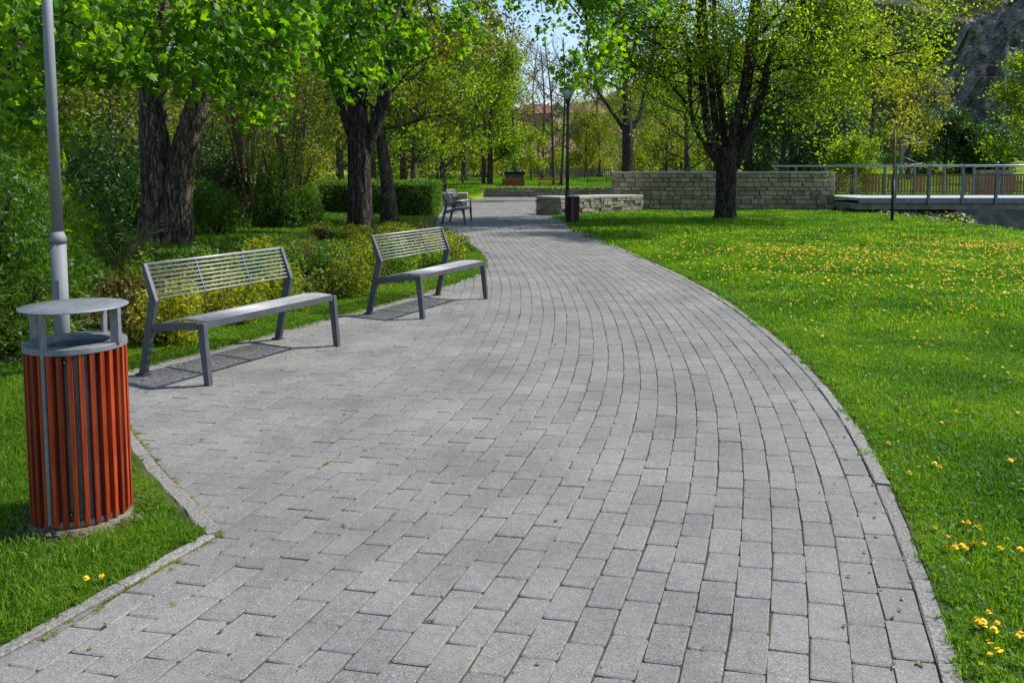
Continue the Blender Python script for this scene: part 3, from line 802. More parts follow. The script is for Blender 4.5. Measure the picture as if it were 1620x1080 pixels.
# ------------------------------------------------------------------ stone walls
def unit_stone(rs, rough=0.03):
    c = []
    for sy in (0, 1):
        ins = 0.0 if sy else 0.07
        for (sx, sz) in ((-1, -1), (1, -1), (1, 1), (-1, 1)):
            c.append((sx * (0.5 - ins * 0.5), -0.5 if sy == 0 else -0.36, sz * (0.5 - ins)))
    V = [(a, b, d) for (a, b, d) in c]
    V += [(sx * 0.5, 0.5, sz * 0.5) for (sx, sz) in ((-1, -1), (1, -1), (1, 1), (-1, 1))]
    V = np.array(V, float)
    V[:8] += rs.normal(0, rough, (8, 3)) * [1, 0.6, 1.2]
    Q = [[0, 1, 2, 3]]
    for a in range(4):
        b = (a + 1) % 4
        Q.append([4 + a, 4 + b, b, a]); Q.append([8 + a, 8 + b, 4 + b, 4 + a])
    return V, np.array(Q)


def stone_wall(name, label, ox, oy, oz, rz, L, H, T, course, lens, mat, cope=0.06, rough=0.03, seed=1, ends=(True, True), group=None, proud=0.03, maxp=300, capmat=None, cap_l=0.8):
    rs = np.random.default_rng(seed)
    root = empty(name, (ox, oy, oz), rz); tag(root, label, 'wall', group)
    b = MB(); b.box((L / 2, T / 2, (H - cope) / 2 - 0.15), (L - 0.02, T - 0.02, H - cope + 0.3)); b.build('mortar_core', M['mortar'], root)
    vs = []
    for i in range(6):
        V, Q = unit_stone(rs, rough); me = mesh_np('stone', V, [Q]); me.materials.append(mat); vs.append(me)
    n = 0
    faces = [('f', L)]
    if ends[0]: faces.append(('l', T))
    if ends[1]: faces.append(('r', T))
    for f, length in faces:
        z = -0.05
        while z < H - cope - 0.03:
            ch = course * rs.uniform(0.72, 1.3)
            if z + ch > H - cope - 0.04: ch = H - cope - z
            x = 0.0
            while x < length - 0.02:
                w = rs.uniform(*lens)
                if x + w > length - 0.08: w = length - x
                dep = 0.16; pr = proud * rs.uniform(-0.2, 1.0)
                s = (w - 0.016, dep, ch - 0.016)
                if f == 'f': loc = (x + w / 2, dep / 2 - pr - 0.01, z + ch / 2); r = 0
                elif f == 'l': loc = (dep / 2 - pr - 0.01, x + w / 2, z + ch / 2); r = -math.pi / 2
                else: loc = (L - dep / 2 + pr + 0.01, x + w / 2, z + ch / 2); r = math.pi / 2
                n += 1
                link('stone', vs[int(rs.integers(6))], None, root, loc, (0, rs.normal(0, 0.008), r), s)
                x += w
            z += ch
    x = -0.03
    cb = capmat or M['cope']
    while x < L + 0.03:
        w = min(rs.uniform(cap_l * 0.7, cap_l * 1.3), L + 0.03 - x)
        m = MB(); m.box((0, 0, 0), (w - 0.01, T + 0.07, cope))
        o = m.build('coping_slab', cb, root, bevel=0.008)
        o.location = (x + w / 2, T / 2, H - cope / 2 + rs.normal(0, 0.004)); x += w
    return root


xa, ya = at(972, 333); xa, ya = 4.02, 32.3
stone_wall('stone_wall', 'long tall limestone block wall behind the big tree on the lawn', 4.02, 32.3, 0, 0.0, 8.75, 1.56, 0.5, 0.165, (0.2, 0.5), M['stone'], cope=0.07, seed=5)
stone_wall('low_stone_wall', 'low wall of pale rough stones beside the dark red bin', 1.72, 29.1, 0, math.atan2(2.5, 3.3), 4.2, 0.66, 1.35, 0.12, (0.16, 0.36), M['stonelite'], cope=0.08, rough=0.05, seed=8, proud=0.06, ends=(True, False))
stone_wall('retaining_wall', 'low retaining wall across the far side of the sunny plaza', -1.95, 49.7, 0, 0.015, 17.0, 0.60, 0.5, 0.15, (0.3, 0.7), M['stone'], cope=0.09, seed=9)
stone_wall('seat_wall', 'short low wall end behind the shaded bench by the hedge', -4.1, 36.0, 0, 0.0, 2.1, 0.62, 0.5, 0.14, (0.25, 0.5), M['stone'], cope=0.09, seed=12)
stone_wall('stone_pier', 'sunlit stone pier behind the footbridge railing', 22.6, 39.5, 0.35, -0.1, 1.5, 1.25, 0.6, 0.13, (0.18, 0.4), M['stonelite'], cope=0.06, rough=0.05, seed=13)
stone_wall('sloping_wall', 'low stone wall on the rise behind the bare branched tree', 12.2, 69.0, 0.9, -0.25, 5.0, 0.75, 0.4, 0.16, (0.3, 0.6), M['stone'], cope=0.1, seed=14)
b = MB(); b.box((0, 0, 0.1), (0.62, 0.5, 0.3)); o = b.build('concrete_block', M['concrete'], bevel=0.01); o.location = (12.98, 31.6, 0)
tag(o, 'small concrete block at the foot of the tall wall end', 'block')

# ------------------------------------------------------------------ stream side, far bank
b = MB()
gx = np.linspace(13.0, 62, 40); gy = np.linspace(35.5, 50.4, 14); X, Y = np.meshgrid(gx, gy)
Z = 0.15 + 0.04 * (Y - 35.5) + 0.1 * smooth_noise(X, Y, 0.4, 8) + np.clip((X - 30) / 20, 0, 1) * 1.5
idx = np.arange(40 * 14).reshape(14, 40)
link('far_bank', mesh_np('far_bank', np.stack([X, Y, Z], -1).reshape(-1, 3), [np.stack([idx[:-1, :-1], idx[:-1, 1:], idx[1:, 1:], idx[1:, :-1]], -1).reshape(-1, 4)], True), M['meadow'], kind='structure')
b = MB(); b.add([(14.2, 5, -1.25), (60, 5, -1.25), (60, 36, -1.25), (14.2, 36, -1.25)], [[0, 1, 2, 3]]); b.build('stream', M['water'], kind='structure')
b = MB(); b.add([(13.0, 35.5, -1.3), (62, 35.5, -1.3), (62, 35.5, 0.2), (13.0, 35.5, 0.2)], [[0, 1, 2, 3]]); b.build('stream_bank', M['soil'], kind='structure')


def leaf_patch(name, label, P, size, mat, kind, seed, cat='ivy', flat=0.7):
    r = np.random.default_rng(seed)
    V, T, rnd = leaves_geo(P, size, kind, r, flat, 0.5)
    o = link(name, mesh_np(name, V, [T], rnd=rnd), mat, kind='stuff'); o['label'] = label; o['category'] = cat
    return o


r_ = np.random.default_rng(4)
n = 9000
px_ = r_.uniform(12.9, 16.1, n); py_ = r_.uniform(27.0, 33.5, n)
pz_ = -0.12 + 0.16 * smooth_noise(px_, py_, 1.3, 2) + (py_ - 30) * 0.07 - np.clip((28.5 - py_), 0, 2) * 0.25 + r_.normal(0, 0.06, n) + 0.1
leaf_patch('ivy', 'pale ivy covering the bank under the footbridge', np.stack([px_, py_, pz_], 1), 0.17, M['ivy'], 'diamond', 5)

# ------------------------------------------------------------------ footbridge
br = empty('footbridge', (12.75, 30.0, 0)); tag(br, 'steel footbridge with brown barred railings over the stream', 'bridge')
BL = 15.0
m = MB(); m.box((BL / 2, 2.0, 0.55), (BL, 3.9, 0.10)); m.build('deck', M['deckedge'], br)
for yy_ in (0.0, 4.0):
    m = MB(); m.box((BL / 2, yy_, 0.555), (BL, 0.05, 0.08)); m.build('deck_edge', M['rail'], br)
    m = MB(); m.box((BL / 2, yy_ + 0.0, 0.46), (BL, 0.09, 0.09)); m.build('edge_channel', M['rail'], br)
m = MB(); m.box((BL / 2, 2.0, 0.285), (BL, 3.7, 0.23)); m.build('beam', M['concrete'], br)
m = MB(); m.box((9.3, 2.2, -0.65), (11.3, 4.2, 1.62)); m.build('abutment', M['darkconcrete'], br)
for (yy_, x0, sp, n) in ((-0.06, 1.27, 1.235, 11), (4.06, -0.95, 1.235, 13)):
    xe = x0 + sp * (n - 1)
    pm = MB(); pm.box((0, 0, 1.06), (0.035, 0.11, 1.42)); pm.box((0.045, 0, 1.06), (0.035, 0.11, 1.42)); pme = pm.mesh('railing_post'); pme.materials.append(M['rail'])
    for i in range(n): link('railing_post', pme, None, br, (x0 + i * sp, yy_, 0))
    m = MB(); m.tube([(x0 - (1.0 if yy_ > 0 else 2.2), yy_, 1.79), (xe + 0.4, yy_, 1.79)], 0.032, 10); m.build('handrail', M['railtop'], br, smooth=True)
    a = 0.05 if yy_ < 0 else -0.9
    for zz in (1.44, 0.72):
        m = MB(); m.box(((a + xe) / 2, yy_, zz), (xe - a, 0.045, 0.035)); m.build('bar_rail', M['rust'], br)
    bm_ = MB(); bm_.box((0, 0, 1.08), (0.038, 0.03, 0.69)); bme = bm_.mesh('baluster'); bme.materials.append(M['baluster'])
    x = a + 0.05
    while x < xe:
        link('baluster', bme, None, br, (x, yy_, 0)); x += 0.118

# ------------------------------------------------------------------ slim post and railway masts
px, py = at(1411, 352)
rt = empty('slim_post', (px, py, 0)); tag(rt, 'slim wooden post with black lower half on the lawn', 'post')
m = MB(); m.tube([(0, 0, -0.1), (0.0, 0, 1.32)], 0.045, 10); m.build('sleeve', M['black'], rt, smooth=True)
m = MB(); m.tube([(0, 0, 1.3), (0.005, 0, 2.1), (-0.02, 0, 2.85)], 0.034, 9); m.build('stake', M['stakewood'], rt, smooth=True)


def mast(x, y, z0, h, label, side):
    r = empty('railway_mast', (x, y, z0)); tag(r, label, 'mast', 'railway masts beyond the stream')
    m = MB(); m.box((0, 0, h / 2), (0.22, 0.22, h)); m.build('mast_column', M['concrete'], r)
    for k, zz in enumerate((h - 0.7, h - 2.4)):
        m = MB(); m.tube([(0, 0, zz), (side * 1.7, 0, zz + 0.18)], 0.035, 6); m.tube([(0, 0, zz + 0.8), (side * 1.4, 0, zz + 0.16)], 0.022, 5); m.build('bracket_arm', M['railtop'], r, smooth=True)
        m = MB(); m.tube([(side * 0.35, 0, zz - 0.35), (side * 0.35, 0, zz + 0.25)], [0.13, 0.09], 8); m.build('insulator', M['deckedge'], r, smooth=True)
    return r


mast(xd(1578, 78), 78, 1.0, 12.2, 'railway mast in front of the pale streak of the cliff', 1)
mast(xd(1421, 66), 66, 1.0, 3.4, 'short railway mast behind the slim post', 1)
mw = MB()
for zz in (12.0, 10.9):
    mw.tube([(xd(1578, 78) - 30, 84, zz), (xd(1578, 78), 78, zz - 0.5), (xd(1578, 78) + 20, 74, zz)], 0.02, 4)
o = mw.build('overhead_wires', M['black']); tag(o, 'overhead railway wires in front of the dark cliff', 'wires')

# ------------------------------------------------------------------ cliff
r_ = np.random.default_rng(12)
nu, nv = 230, 120
u = np.linspace(0, 1, nu); v = np.linspace(0, 1.35, nv)
top = np.interp(u, [0, 0.06, 0.12, 0.22, 0.34, 0.5, 0.75, 1.0], [2, 10, 17.5, 21.0, 24.0, 28, 33, 38])
U, Vv = np.meshgrid(u, v); TOP = np.broadcast_to(top, U.shape)
vv = np.clip(Vv, 0, 1)
Xc = xd(1448, 92) + U * 52; Yc = 94 - U * 20
rid = smooth_noise(U * 52, vv * 5, 0.9, 31) * 0.9 + smooth_noise(U * 52, vv * 16, 2.2, 32) * 0.45 + r_.normal(0, 0.10, U.shape) + np.abs(smooth_noise(U * 52, vv * 2, 0.5, 33)) * 2.2
st_ = np.round(smooth_noise(U * 52, vv * 30, 0.8, 35) * 3) / 3 * 1.3 + np.round(smooth_noise(U * 90, vv * 12, 1.6, 36) * 3) / 3 * 0.5
rid = rid + st_
Yc = Yc + rid + vv * 3.2 + np.clip(Vv - 1, 0, 1) * 90
Xc = Xc + rid * 0.3
Zc = 0.5 + vv * TOP + np.clip(Vv - 1, 0, 1) * 26 + smooth_noise(U * 52, Vv * 20, 0.9, 34) * 0.5
idx = np.arange(nu * nv).reshape(nv, nu)
Q = np.stack([idx[:-1, :-1], idx[:-1, 1:], idx[1:, 1:], idx[1:, :-1]], -1)
cut = int(nv / 1.35) + 1
VV = np.stack([Xc, Yc, Zc], -1).reshape(-1, 3)
link('cliff', mesh_np('cliff', VV, [Q[:cut].reshape(-1, 4)], False), M['cliff'], kind='structure')
link('cliff_top_slope', mesh_np('cliff_top_slope', VV, [Q[cut:].reshape(-1, 4)], True), M['hill'], kind='structure')
# scrub clinging to the cliff edge
n = 9000
uu = r_.uniform(0, 1, n); tp = np.interp(uu, u, top)
P = np.stack([xd(1448, 92) + uu * 52 + r_.normal(0, .3, n), 98.0 - uu * 20 + r_.uniform(-1, 12, n), 0.5 + tp + r_.normal(0.1, 0.6, n)], 1)
P[:, 2] += (P[:, 1] - (98 - uu * 20)) * 0.25
leaf_patch('cliff_scrub', 'yellow green scrub along the top edge of the cliff', P, 0.55, M['olive'], 'diamond', 15, cat='scrub', flat=0.3)
n = 7000
uu = r_.uniform(0, 0.6, n)
P = np.stack([xd(1440, 88) + uu * 52, 89.5 - uu * 20 + r_.normal(0, .8, n), 0.5 + np.abs(r_.normal(0, 1, n)) * (1.6 + 1.6 * np.sin(uu * 40) ** 2)], 1)
leaf_patch('cliff_foot_scrub', 'dark bushes massed along the foot of the cliff', P, 0.5, M['dark'], 'diamond', 16, cat='scrub', flat=0.3)


n = 7000
uu = r_.uniform(0, 1, n); vq = r_.uniform(0.05, 1, n); keepc = smooth_noise(uu * 52, vq * 25, 0.45, 37) > 0.25; uu, vq = uu[keepc], vq[keepc]
iu = (uu * (nu - 1)).astype(int); iv = (vq / 1.35 * (nv - 1)).astype(int)
P = np.stack([Xc[iv, iu], Yc[iv, iu] - 0.3, Zc[iv, iu]], 1) + r_.normal(0, 0.25, (len(iu), 3))
leaf_patch('cliff_ivy', 'green plants clinging to ledges of the cliff face', P, 0.42, M['fresh'], 'diamond', 38, cat='cliff plants', flat=0.3)


# ------------------------------------------------------------------ houses
def house(x, y, z, w, d, h, rh, label, wm, rz=0.0, group='houses on the far hillside', nw=3):
    r = empty('house', (x, y, z), rz); tag(r, label, 'house', group)
    m = MB(); m.box((0, 0, h / 2 - 1), (w, d, h + 2)); m.build('wall', wm, r)
    m = MB(); o_ = 0.5
    V = [(-w / 2 - o_, -d / 2 - o_, h), (w / 2 + o_, -d / 2 - o_, h), (w / 2 + o_, d / 2 + o_, h), (-w / 2 - o_, d / 2 + o_, h), (-w / 2 * 0.7, 0, h + rh), (w / 2 * 0.7, 0, h + rh)]
    V += [(a, b, c - 0.18) for a, b, c in V[:4]]
    m.add(V, [[0, 1, 5, 4], [2, 3, 4, 5], [6, 7, 1, 0], [7, 8, 2, 1], [8, 9, 3, 2], [9, 6, 0, 3], [9, 8, 7, 6]], [[1, 2, 5], [3, 0, 4]]); rf = m.build('roof', M['roof'], r)
    m = MB(); m.box((w * 0.2, 0.4, h + rh * 0.9), (0.6, 0.6, 1.5)); m.build('chimney', M['plasterw'], rf)
    for i in range(nw):
        m = MB(); m.box(((i + 0.5) / nw * w - w / 2, -d / 2 - 0.01, h * 0.55), (0.9, 0.1, 1.2)); m.build('window', M['glass'], r)
    return r


def hz(x, y): return float(far_h(np.array(x), np.array(y)))


for (px, dist, w, h, rh, dz, lab, wm, rz) in (
    (868, 108, 8.5, 2.2, 2.7, 0, 'long yellow house with terracotta roof behind the picket fence', 'plaster', 0.1),
    (862, 170, 7, 3.0, 2.4, 3.4, 'small house with pink tiled roof above the yellow house', 'plasterw', -0.3),
    (925, 235, 11, 4, 3, 2, 'wide roofed house at the skyline right of the lamp', 'plasterw', 0.2),
    (850, 250, 10, 4, 3, 2, 'house at the skyline left of the lamp', 'plaster', -0.2),
    (970, 190, 9, 3, 2.5, 1.5, 'pale house among bare trees behind the wall end', 'plasterw', 0.3),
    (895, 205, 8, 3, 2.6, 2.0, 'pale house just behind the lamp head on the hillside', 'plasterw', 0.1),
    (1135, 150, 9, 3.5, 2.6, 2, 'pale house mostly hidden behind the big lawn tree', 'plasterw', 0.3)):
    x = xd(px, dist); house(x, dist, hz(x, dist) + dz * 0.4, w, 7, h, rh, lab, M[wm], rz)

# ------------------------------------------------------------------ benches
def extrude_poly(pts, x0, x1):
    """pts: (v,z) outline, v forward; local y = -v"""
    n = len(pts); V = [(x0, -a, b) for a, b in pts] + [(x1, -a, b) for a, b in pts]
    return V, n


def plate(mb, quads, x, t):
    for q in quads:
        V, n = extrude_poly(q, x - t / 2, x + t / 2)
        mb.add(V, [[0, 1, 2, 3], [7, 6, 5, 4], [0, 4, 5, 1], [1, 5, 6, 2], [2, 6, 7, 3], [3, 7, 4, 0]])


def make_bench(L, label, group):
    root = empty('park_bench', (0, 0, 0)); tag(root, label, 'bench', group)
    for s in (0, 1):
        x = 0.018 if s == 0 else L - 0.018
        m = MB(); plate(m, [[(-0.035, 0), (0.030, 0), (0.185, 0.60), (0.11, 0.615)]], x, 0.04); plate(m, [[(0.11, 0.6151), (0.185, 0.6001), (0.068, 0.885), (0.035, 0.885)]], x, 0.036)
        m.build('rear_leg', M['bench'], root, bevel=0.004)
        m = MB(); plate(m, [[(0.67, 0), (0.722, 0), (0.683, 0.468), (0.615, 0.462)]], x, 0.042); m.build('front_leg', M['bench'], root, bevel=0.004)
        # arched side rail
        m = MB(); vs_ = np.linspace(0.105, 0.612, 9); f = (vs_ - vs_[0]) / (vs_[-1] - vs_[0])
        ztop = 0.405 + 0.065 * f ** 0.6; zbot = ztop - 0.078 + 0.022 * f + 0.006 * np.sin(f * math.pi)
        for i in range(8):
            plate(m, [[(vs_[i], zbot[i]), (vs_[i + 1], zbot[i + 1]), (vs_[i + 1], ztop[i + 1]), (vs_[i], ztop[i])]], x, 0.034)
        m.build('side_rail', M['bench'], root)
        m = MB(); m.box((x, 0.003, 0.008), (0.07, 0.10, 0.012)); m.build('foot_plate', M['bench'], root)
        sg = -1 if s == 0 else 1
        for (v, z) in ((0.14, 0.37), (0.645, 0.43), (0.145, 0.63)):
            m = MB(); m.tube([(x + sg * 0.018, -v, z), (x + sg * 0.027, -v, z)], 0.009, 8); m.build('bolt', M['bolt'], root)
    # seat rods
    n = 17
    for i in range(n):
        f = i / (n - 1); v = 0.20 + f * 0.455; z = 0.452 + 0.03 * math.sin(f * math.pi * 0.75) - 0.028 * (1 - f) ** 2
        m = MB(); m.tube([(0.04, -v, z), (L - 0.04, -v, z)], 0.0062, 6); m.build('seat_rod', M['benchlite'], root, smooth=True)
    m = MB(); m.box((L / 2, -0.672, 0.448), (L - 0.08, 0.012, 0.048)); m.build('seat_front_bar', M['bench'], root)
    for x in (L / 3, 2 * L / 3):
        m = MB(); m.bar((x, -0.2, 0.415), (x, -0.665, 0.452), 0.03, 0.012); m.build('seat_cross_bar', M['bench'], root)
        m = MB(); m.bar((x, -0.148, 0.61), (x, -0.052, 0.86), 0.012, 0.02); m.build('back_brace', M['bench'], root)
    for i in range(9):
        f = i / 8; v = 0.150 - 0.095 * f; z = 0.612 + 0.262 * f
        m = MB(); m.tube([(0.03, -v, z), (L - 0.03, -v, z)], 0.0065 if i < 8 else 0.012, 6); m.build('backrest_rod', M['benchlite'], root, smooth=True)
    return root


BG = 'grey metal park benches along the left edge of the path'
def place_bench(o, rl, rr):
    o.location = (rl[0], rl[1], 0.0); o.rotation_euler = (0, 0, math.atan2(rr[1] - rl[1], rr[0] - rl[0]))


rl, rr = at(224, 594), at(442.5, 536)
LB = math.hypot(rr[0] - rl[0], rr[1] - rl[1])
bench = make_bench(LB, 'grey metal bench nearest the slatted litter bin', BG)
place_bench(bench, rl, rr)
rl, rr = at(582.6, 497), at(685, 469)
b2 = copy_tree(bench); b2['label'] = 'second grey metal bench, where the path narrows'; place_bench(b2, rl, rr)
b3 = copy_tree(bench); b3['label'] = 'far bench seen end-on in the tree shade by the hedge'; place_bench(b3, at(699, 355), (at(699, 355)[0] + 0.12, at(699, 355)[1] + 1.5))
b4 = copy_tree(bench); b4['label'] = 'farthest bench, partly hidden behind the end-on shaded bench'; place_bench(b4, at(703, 338), (at(703, 338)[0] + 0.25, at(703, 338)[1] + 1.5))


# ------------------------------------------------------------------ litter bins
def annulus(r0, r1, z0, z1, k=64):
    a = np.arange(k) / k * 2 * math.pi; c, s = np.cos(a), np.sin(a)
    V = np.concatenate([np.c_[c * r, s * r, np.full(k, z)] for r, z in ((r0, z0), (r1, z0), (r1, z1), (r0, z1))])
    j = np.arange(k); q = (j + 1) % k
    Q = np.concatenate([np.stack([a_ * k + j, a_ * k + q, b_ * k + q, b_ * k + j], 1) for a_, b_ in ((0, 3), (3, 2), (2, 1), (1, 0))])
    return V, Q


def make_bin(label, slat_m, lid=True, group='slatted litter bins beside the path'):
    root = empty('litter_bin', (0, 0, 0)); tag(root, label, 'litter bin', group)
    R = 0.206; H = 0.83
    m = MB(); V, Q = annulus(R - 0.045, R - 0.04, 0.03, H - 0.03); m.add(V, Q); m.box((0, 0, 0.05), (0.28, 0.28, 0.02)); m.build('inner_body', M['galv'], root, smooth=False)
    m = MB(); V, Q = annulus(R - 0.062, R + 0.008, H - 0.028, H); m.add(V, Q); m.build('top_ring', M['lid'], root, bevel=0.003)
    m = MB(); V, Q = annulus(R - 0.055, R - 0.052, 0.30, H - 0.012); m.add(V, Q)
    a = np.linspace(0, 2 * math.pi, 33)[:-1]; m.add([(0, 0, H - 0.10)] + [(math.cos(t) * (R - 0.052), math.sin(t) * (R - 0.052), H - 0.075) for t in a], None, [[0, i + 1, (i + 1) % 32 + 1] for i in range(32)])
    m.build('liner', M['bluebag'], root)
    m = MB(); V, Q = annulus(R - 0.05, R - 0.012, 0.03, 0.055); m.add(V, Q); m.build('bottom_ring', M['galv'], root)
    n = 30; fa = math.radians(-90 - 9)      # angle of the front strap
    sm = MB(); sm.box((0, 0, 0), (0.034, 0.0205, H - 0.028 - 0.035)); sme = sm.mesh('slat'); sme.materials.append(slat_m)
    rs = np.random.default_rng(6)
    for i in range(n):
        t = fa + (i + 0.5) * 2 * math.pi / n
        o = link('slat', sme, None, root, (math.cos(t) * (R - 0.012), math.sin(t) * (R - 0.012), 0.035 + (H - 0.063) / 2 + rs.normal(0, 0.002)), (0, 0, t + rs.normal(0, 0.02)))
        b = o.modifiers.new('bevel', 'BEVEL'); b.width = 0.002; b.segments = 1
    for k in range(4):
        t = fa + k * math.pi / 2
        z0, z1 = (0.05, H + 0.158) if k in (0, 2) else (H - 0.004, H + 0.158)
        m = MB(); m.box(((R - 0.003) * math.cos(t), (R - 0.003) * math.sin(t), (z0 + z1) / 2), (0.042 if k in (1, 3) else 0.030, 0.014 if k in (0, 2) else 0.024, z1 - z0), rz=t)
        if lid or k == 0: m.build('strap', M['lid'], root, bevel=0.002)
    for i, zz in ((2, H - 0.06), (2, 0.09)):
        t = fa + (i) * 2 * math.pi / n
        m = MB(); m.tube([(math.cos(t) * (R - 0.03), math.sin(t) * (R - 0.03), zz), (math.cos(t) * (R - 0.005), math.sin(t) * (R - 0.005), zz)], 0.009, 10); m.build('bolt', M['bolt'], root, smooth=True)
    if lid:
        m = MB(); a = np.arange(72) / 72 * 2 * math.pi; rl_ = 0.226
        prof = [(rl_ - 0.002, H + 0.155), (rl_, H + 0.157), (rl_ - 0.001, H + 0.160), (0.1, H + 0.163), (0.0005, H + 0.164)]
        V = np.concatenate([np.c_[np.cos(a) * p, np.sin(a) * p, np.full(72, z)] for p, z in prof]); j = np.arange(72); q = (j + 1) % 72
        m.add(V, np.concatenate([np.stack([i * 72 + j, i * 72 + q, (i + 1) * 72 + q, (i + 1) * 72 + j], 1) for i in range(4)]))
        m.add(np.c_[np.cos(a) * (rl_ - 0.002), np.sin(a) * (rl_ - 0.002), np.full(72, H + 0.155)].tolist() + [(0, 0, H + 0.155)], None, np.stack([np.full(72, 72), q, j], 1))
        m.build('lid', M['lid'], root, smooth=True)
    return root


BX, BY = xd(113, 3.67), 3.67
bin1 = make_bin('red wooden slatted litter bin with grey disc lid', M['redwood']); bin1.location = (BX, BY, 0.0)
b2x, b2y = at(906, 353)
bin2 = make_bin('dark red slatted bin without a lid by the far lamp', M['darkred'], lid=False); bin2.location = (b2x, b2y, 0.0); bin2.scale = (0.95, 0.95, 1.0)
# concrete footing with crumbled soil
m = MB(); a = np.arange(40) / 40 * 2 * math.pi; rs = np.random.default_rng(2)
rr_ = 0.245 + rs.normal(0, 0.008, 40)
V = [(0, 0, 0.03)] + [(math.cos(t) * (q - 0.03), math.sin(t) * (q - 0.03), 0.028) for t, q in zip(a, rr_)] + [(math.cos(t) * q, math.sin(t) * q, -0.03) for t, q in zip(a, rr_)]
m.add(V, [[1 + i, 41 + i, 41 + (i + 1) % 40, 1 + (i + 1) % 40] for i in range(40)], [[0, 1 + i, 1 + (i + 1) % 40] for i in range(40)])
o = m.build('concrete_footing', M['footing']); o.location = (BX, BY, 0.0); tag(o, 'round concrete footing under the slatted litter bin', 'footing')
m = MB()
for i in range(260):
    t = rs.uniform(0, 6.28); q = rs.uniform(0.225, 0.31); s = rs.uniform(0.003, 0.010)
    m.box((BX + math.cos(t) * q, BY + math.sin(t) * q, 0.02 + s * 0.3), (s, s * 1.3, s), rz=t)
o = m.build('gravel', M['footing'], kind='stuff'); o['label'] = 'crumbs of gravel and soil around the bin footing'; o['category'] = 'gravel'


# ------------------------------------------------------------------ lamps
def make_lamp(label, mat, base_h, r0, r1, H):
    root = empty('lamp_post', (0, 0, 0)); tag(root, label, 'lamp post', 'park lamps with cone heads')
    m = MB(); m.tube([(0, 0, -0.05), (0, 0, base_h - 0.04)], r0, 20); m.tube([(0, 0, base_h - 0.041), (0, 0, base_h), (0, 0, base_h + 0.05)], [r0 * 1.07, r0 * 1.07, r1], 20); m.build('base_sleeve', mat, root, smooth=True)
    m = MB(); m.tube([(0, 0, base_h + 0.03), (0, 0, H - 0.5)], [r1, r1 * 0.78], 20); m.build('shaft', mat, root, smooth=True)
    m = MB(); m.box((0, -r0 - 0.001, 0.62), (0.06, 0.012, 0.28)); m.build('service_door', mat, root, bevel=0.003)
    m = MB(); m.tube([(0, 0, H - 0.55), (0, 0, H - 0.42), (0, 0, H - 0.38)], [r1, 0.075, 0.10], 20); m.build('collar', M['darkpole'], root, smooth=True)
    m = MB(); m.tube([(0, 0, H - 0.38), (0, 0, H - 0.07)], [0.10, 0.25], 24); m.build('diffuser', M['lampglass'], root, smooth=True)
    m = MB(); m.tube([(0, 0, H - 0.07), (0, 0, H - 0.04), (0, 0, H)], [0.285, 0.29, 0.10], 28); m.build('hood', M['darkpole'], root, smooth=True)
    for k in range(4):
        t = k * math.pi / 2 + 0.4
        m = MB(); m.bar((0.09 * math.cos(t), 0.09 * math.sin(t), H - 0.39), (0.262 * math.cos(t), 0.262 * math.sin(t), H - 0.06), 0.014, 0.014); m.build('head_strut', M['darkpole'], root)
    return root


lp = make_lamp('pale grey lamp post rising behind the litter bin', M['pole'], 1.08, 0.057, 0.042, 4.25); lp.location = (xd(92, 6.3), 6.3, 0.0)
lp = make_lamp('dark lamp post with cone head by the low stone wall', M['darkpole'], 0.9, 0.075, 0.055, 4.25); lp.location = (xd(897, 26.3), 26.3, 0.0)

# ------------------------------------------------------------------ furniture of the far park
def box_thing(name, label, cat, x, y, z, parts, rz=0):
    r = empty(name, (x, y, z), rz); tag(r, label, cat)
    for nm, c, s, mt in parts:
        m = MB(); m.box(c, s); m.build(nm, mt, r, bevel=0.006)
    return r


bx = xd(812, 51.5); z0 = 0.44
parts = []
for i in range(5): parts.append(('board', (0, -0.53, 0.07 + i * 0.13), (1.35, 0.04, 0.12), M['orangewood']))
for i in range(5): parts.append(('side_board', (0.69, 0, 0.07 + i * 0.13), (0.04, 1.0, 0.12), M['orangewood']))
for i in range(5): parts.append(('side_board', (-0.69, 0, 0.07 + i * 0.13), (0.04, 1.0, 0.12), M['orangewood']))
parts.append(('soil_fill', (0, 0, 0.3), (1.3, 1.0, 0.5), M['soil']))
box_thing('wooden_planter', 'orange brown board planter box above the low retaining wall', 'planter', bx, 51.5, z0, parts)
box_thing('waste_container', 'black topped container behind the orange planter box', 'container', xd(814, 54), 54, z0, [('body', (0, 0, 0.45), (1.2, 0.8, 0.9), M['darkconcrete']), ('cover', (0, 0, 1.0), (1.35, 0.9, 0.2), M['black'])])
box_thing('wooden_bench', 'yellow wooden bench right of the orange planter box', 'bench', xd(868, 51.3), 51.3, z0, [('seat', (0, 0, 0.4), (1.35, 0.42, 0.06), M['yellowwood']), ('leg', (-0.6, 0, 0.18), (0.1, 0.4, 0.36), M['yellowwood']), ('leg', (0.6, 0, 0.18), (0.1, 0.4, 0.36), M['yellowwood']), ('backrest', (0, 0.2, 0.62), (1.35, 0.05, 0.14), M['yellowwood'])])
box_thing('picnic_table', 'dark picnic table under the multi-stemmed tree', 'table', xd(748, 58), 58, z0 + 0.05, [('tabletop', (0, 0, 0.75), (1.8, 0.8, 0.06), M['twig']), ('bench_board', (0, -0.65, 0.45), (1.8, 0.28, 0.05), M['twig']), ('bench_board', (0, 0.65, 0.45), (1.8, 0.28, 0.05), M['twig']), ('trestle', (-0.7, 0, 0.36), (0.08, 1.4, 0.7), M['twig']), ('trestle', (0.7, 0, 0.36), (0.08, 1.4, 0.7), M['twig'])])
box_thing('waste_bin', 'small dark square bin on the far lawn left of the plaza', 'bin', xd(680, 53), 53, z0, [('body', (0, 0, 0.3), (0.55, 0.55, 0.6), M['darkpole']), ('rim', (0, 0, 0.62), (0.6, 0.6, 0.05), M['black'])])
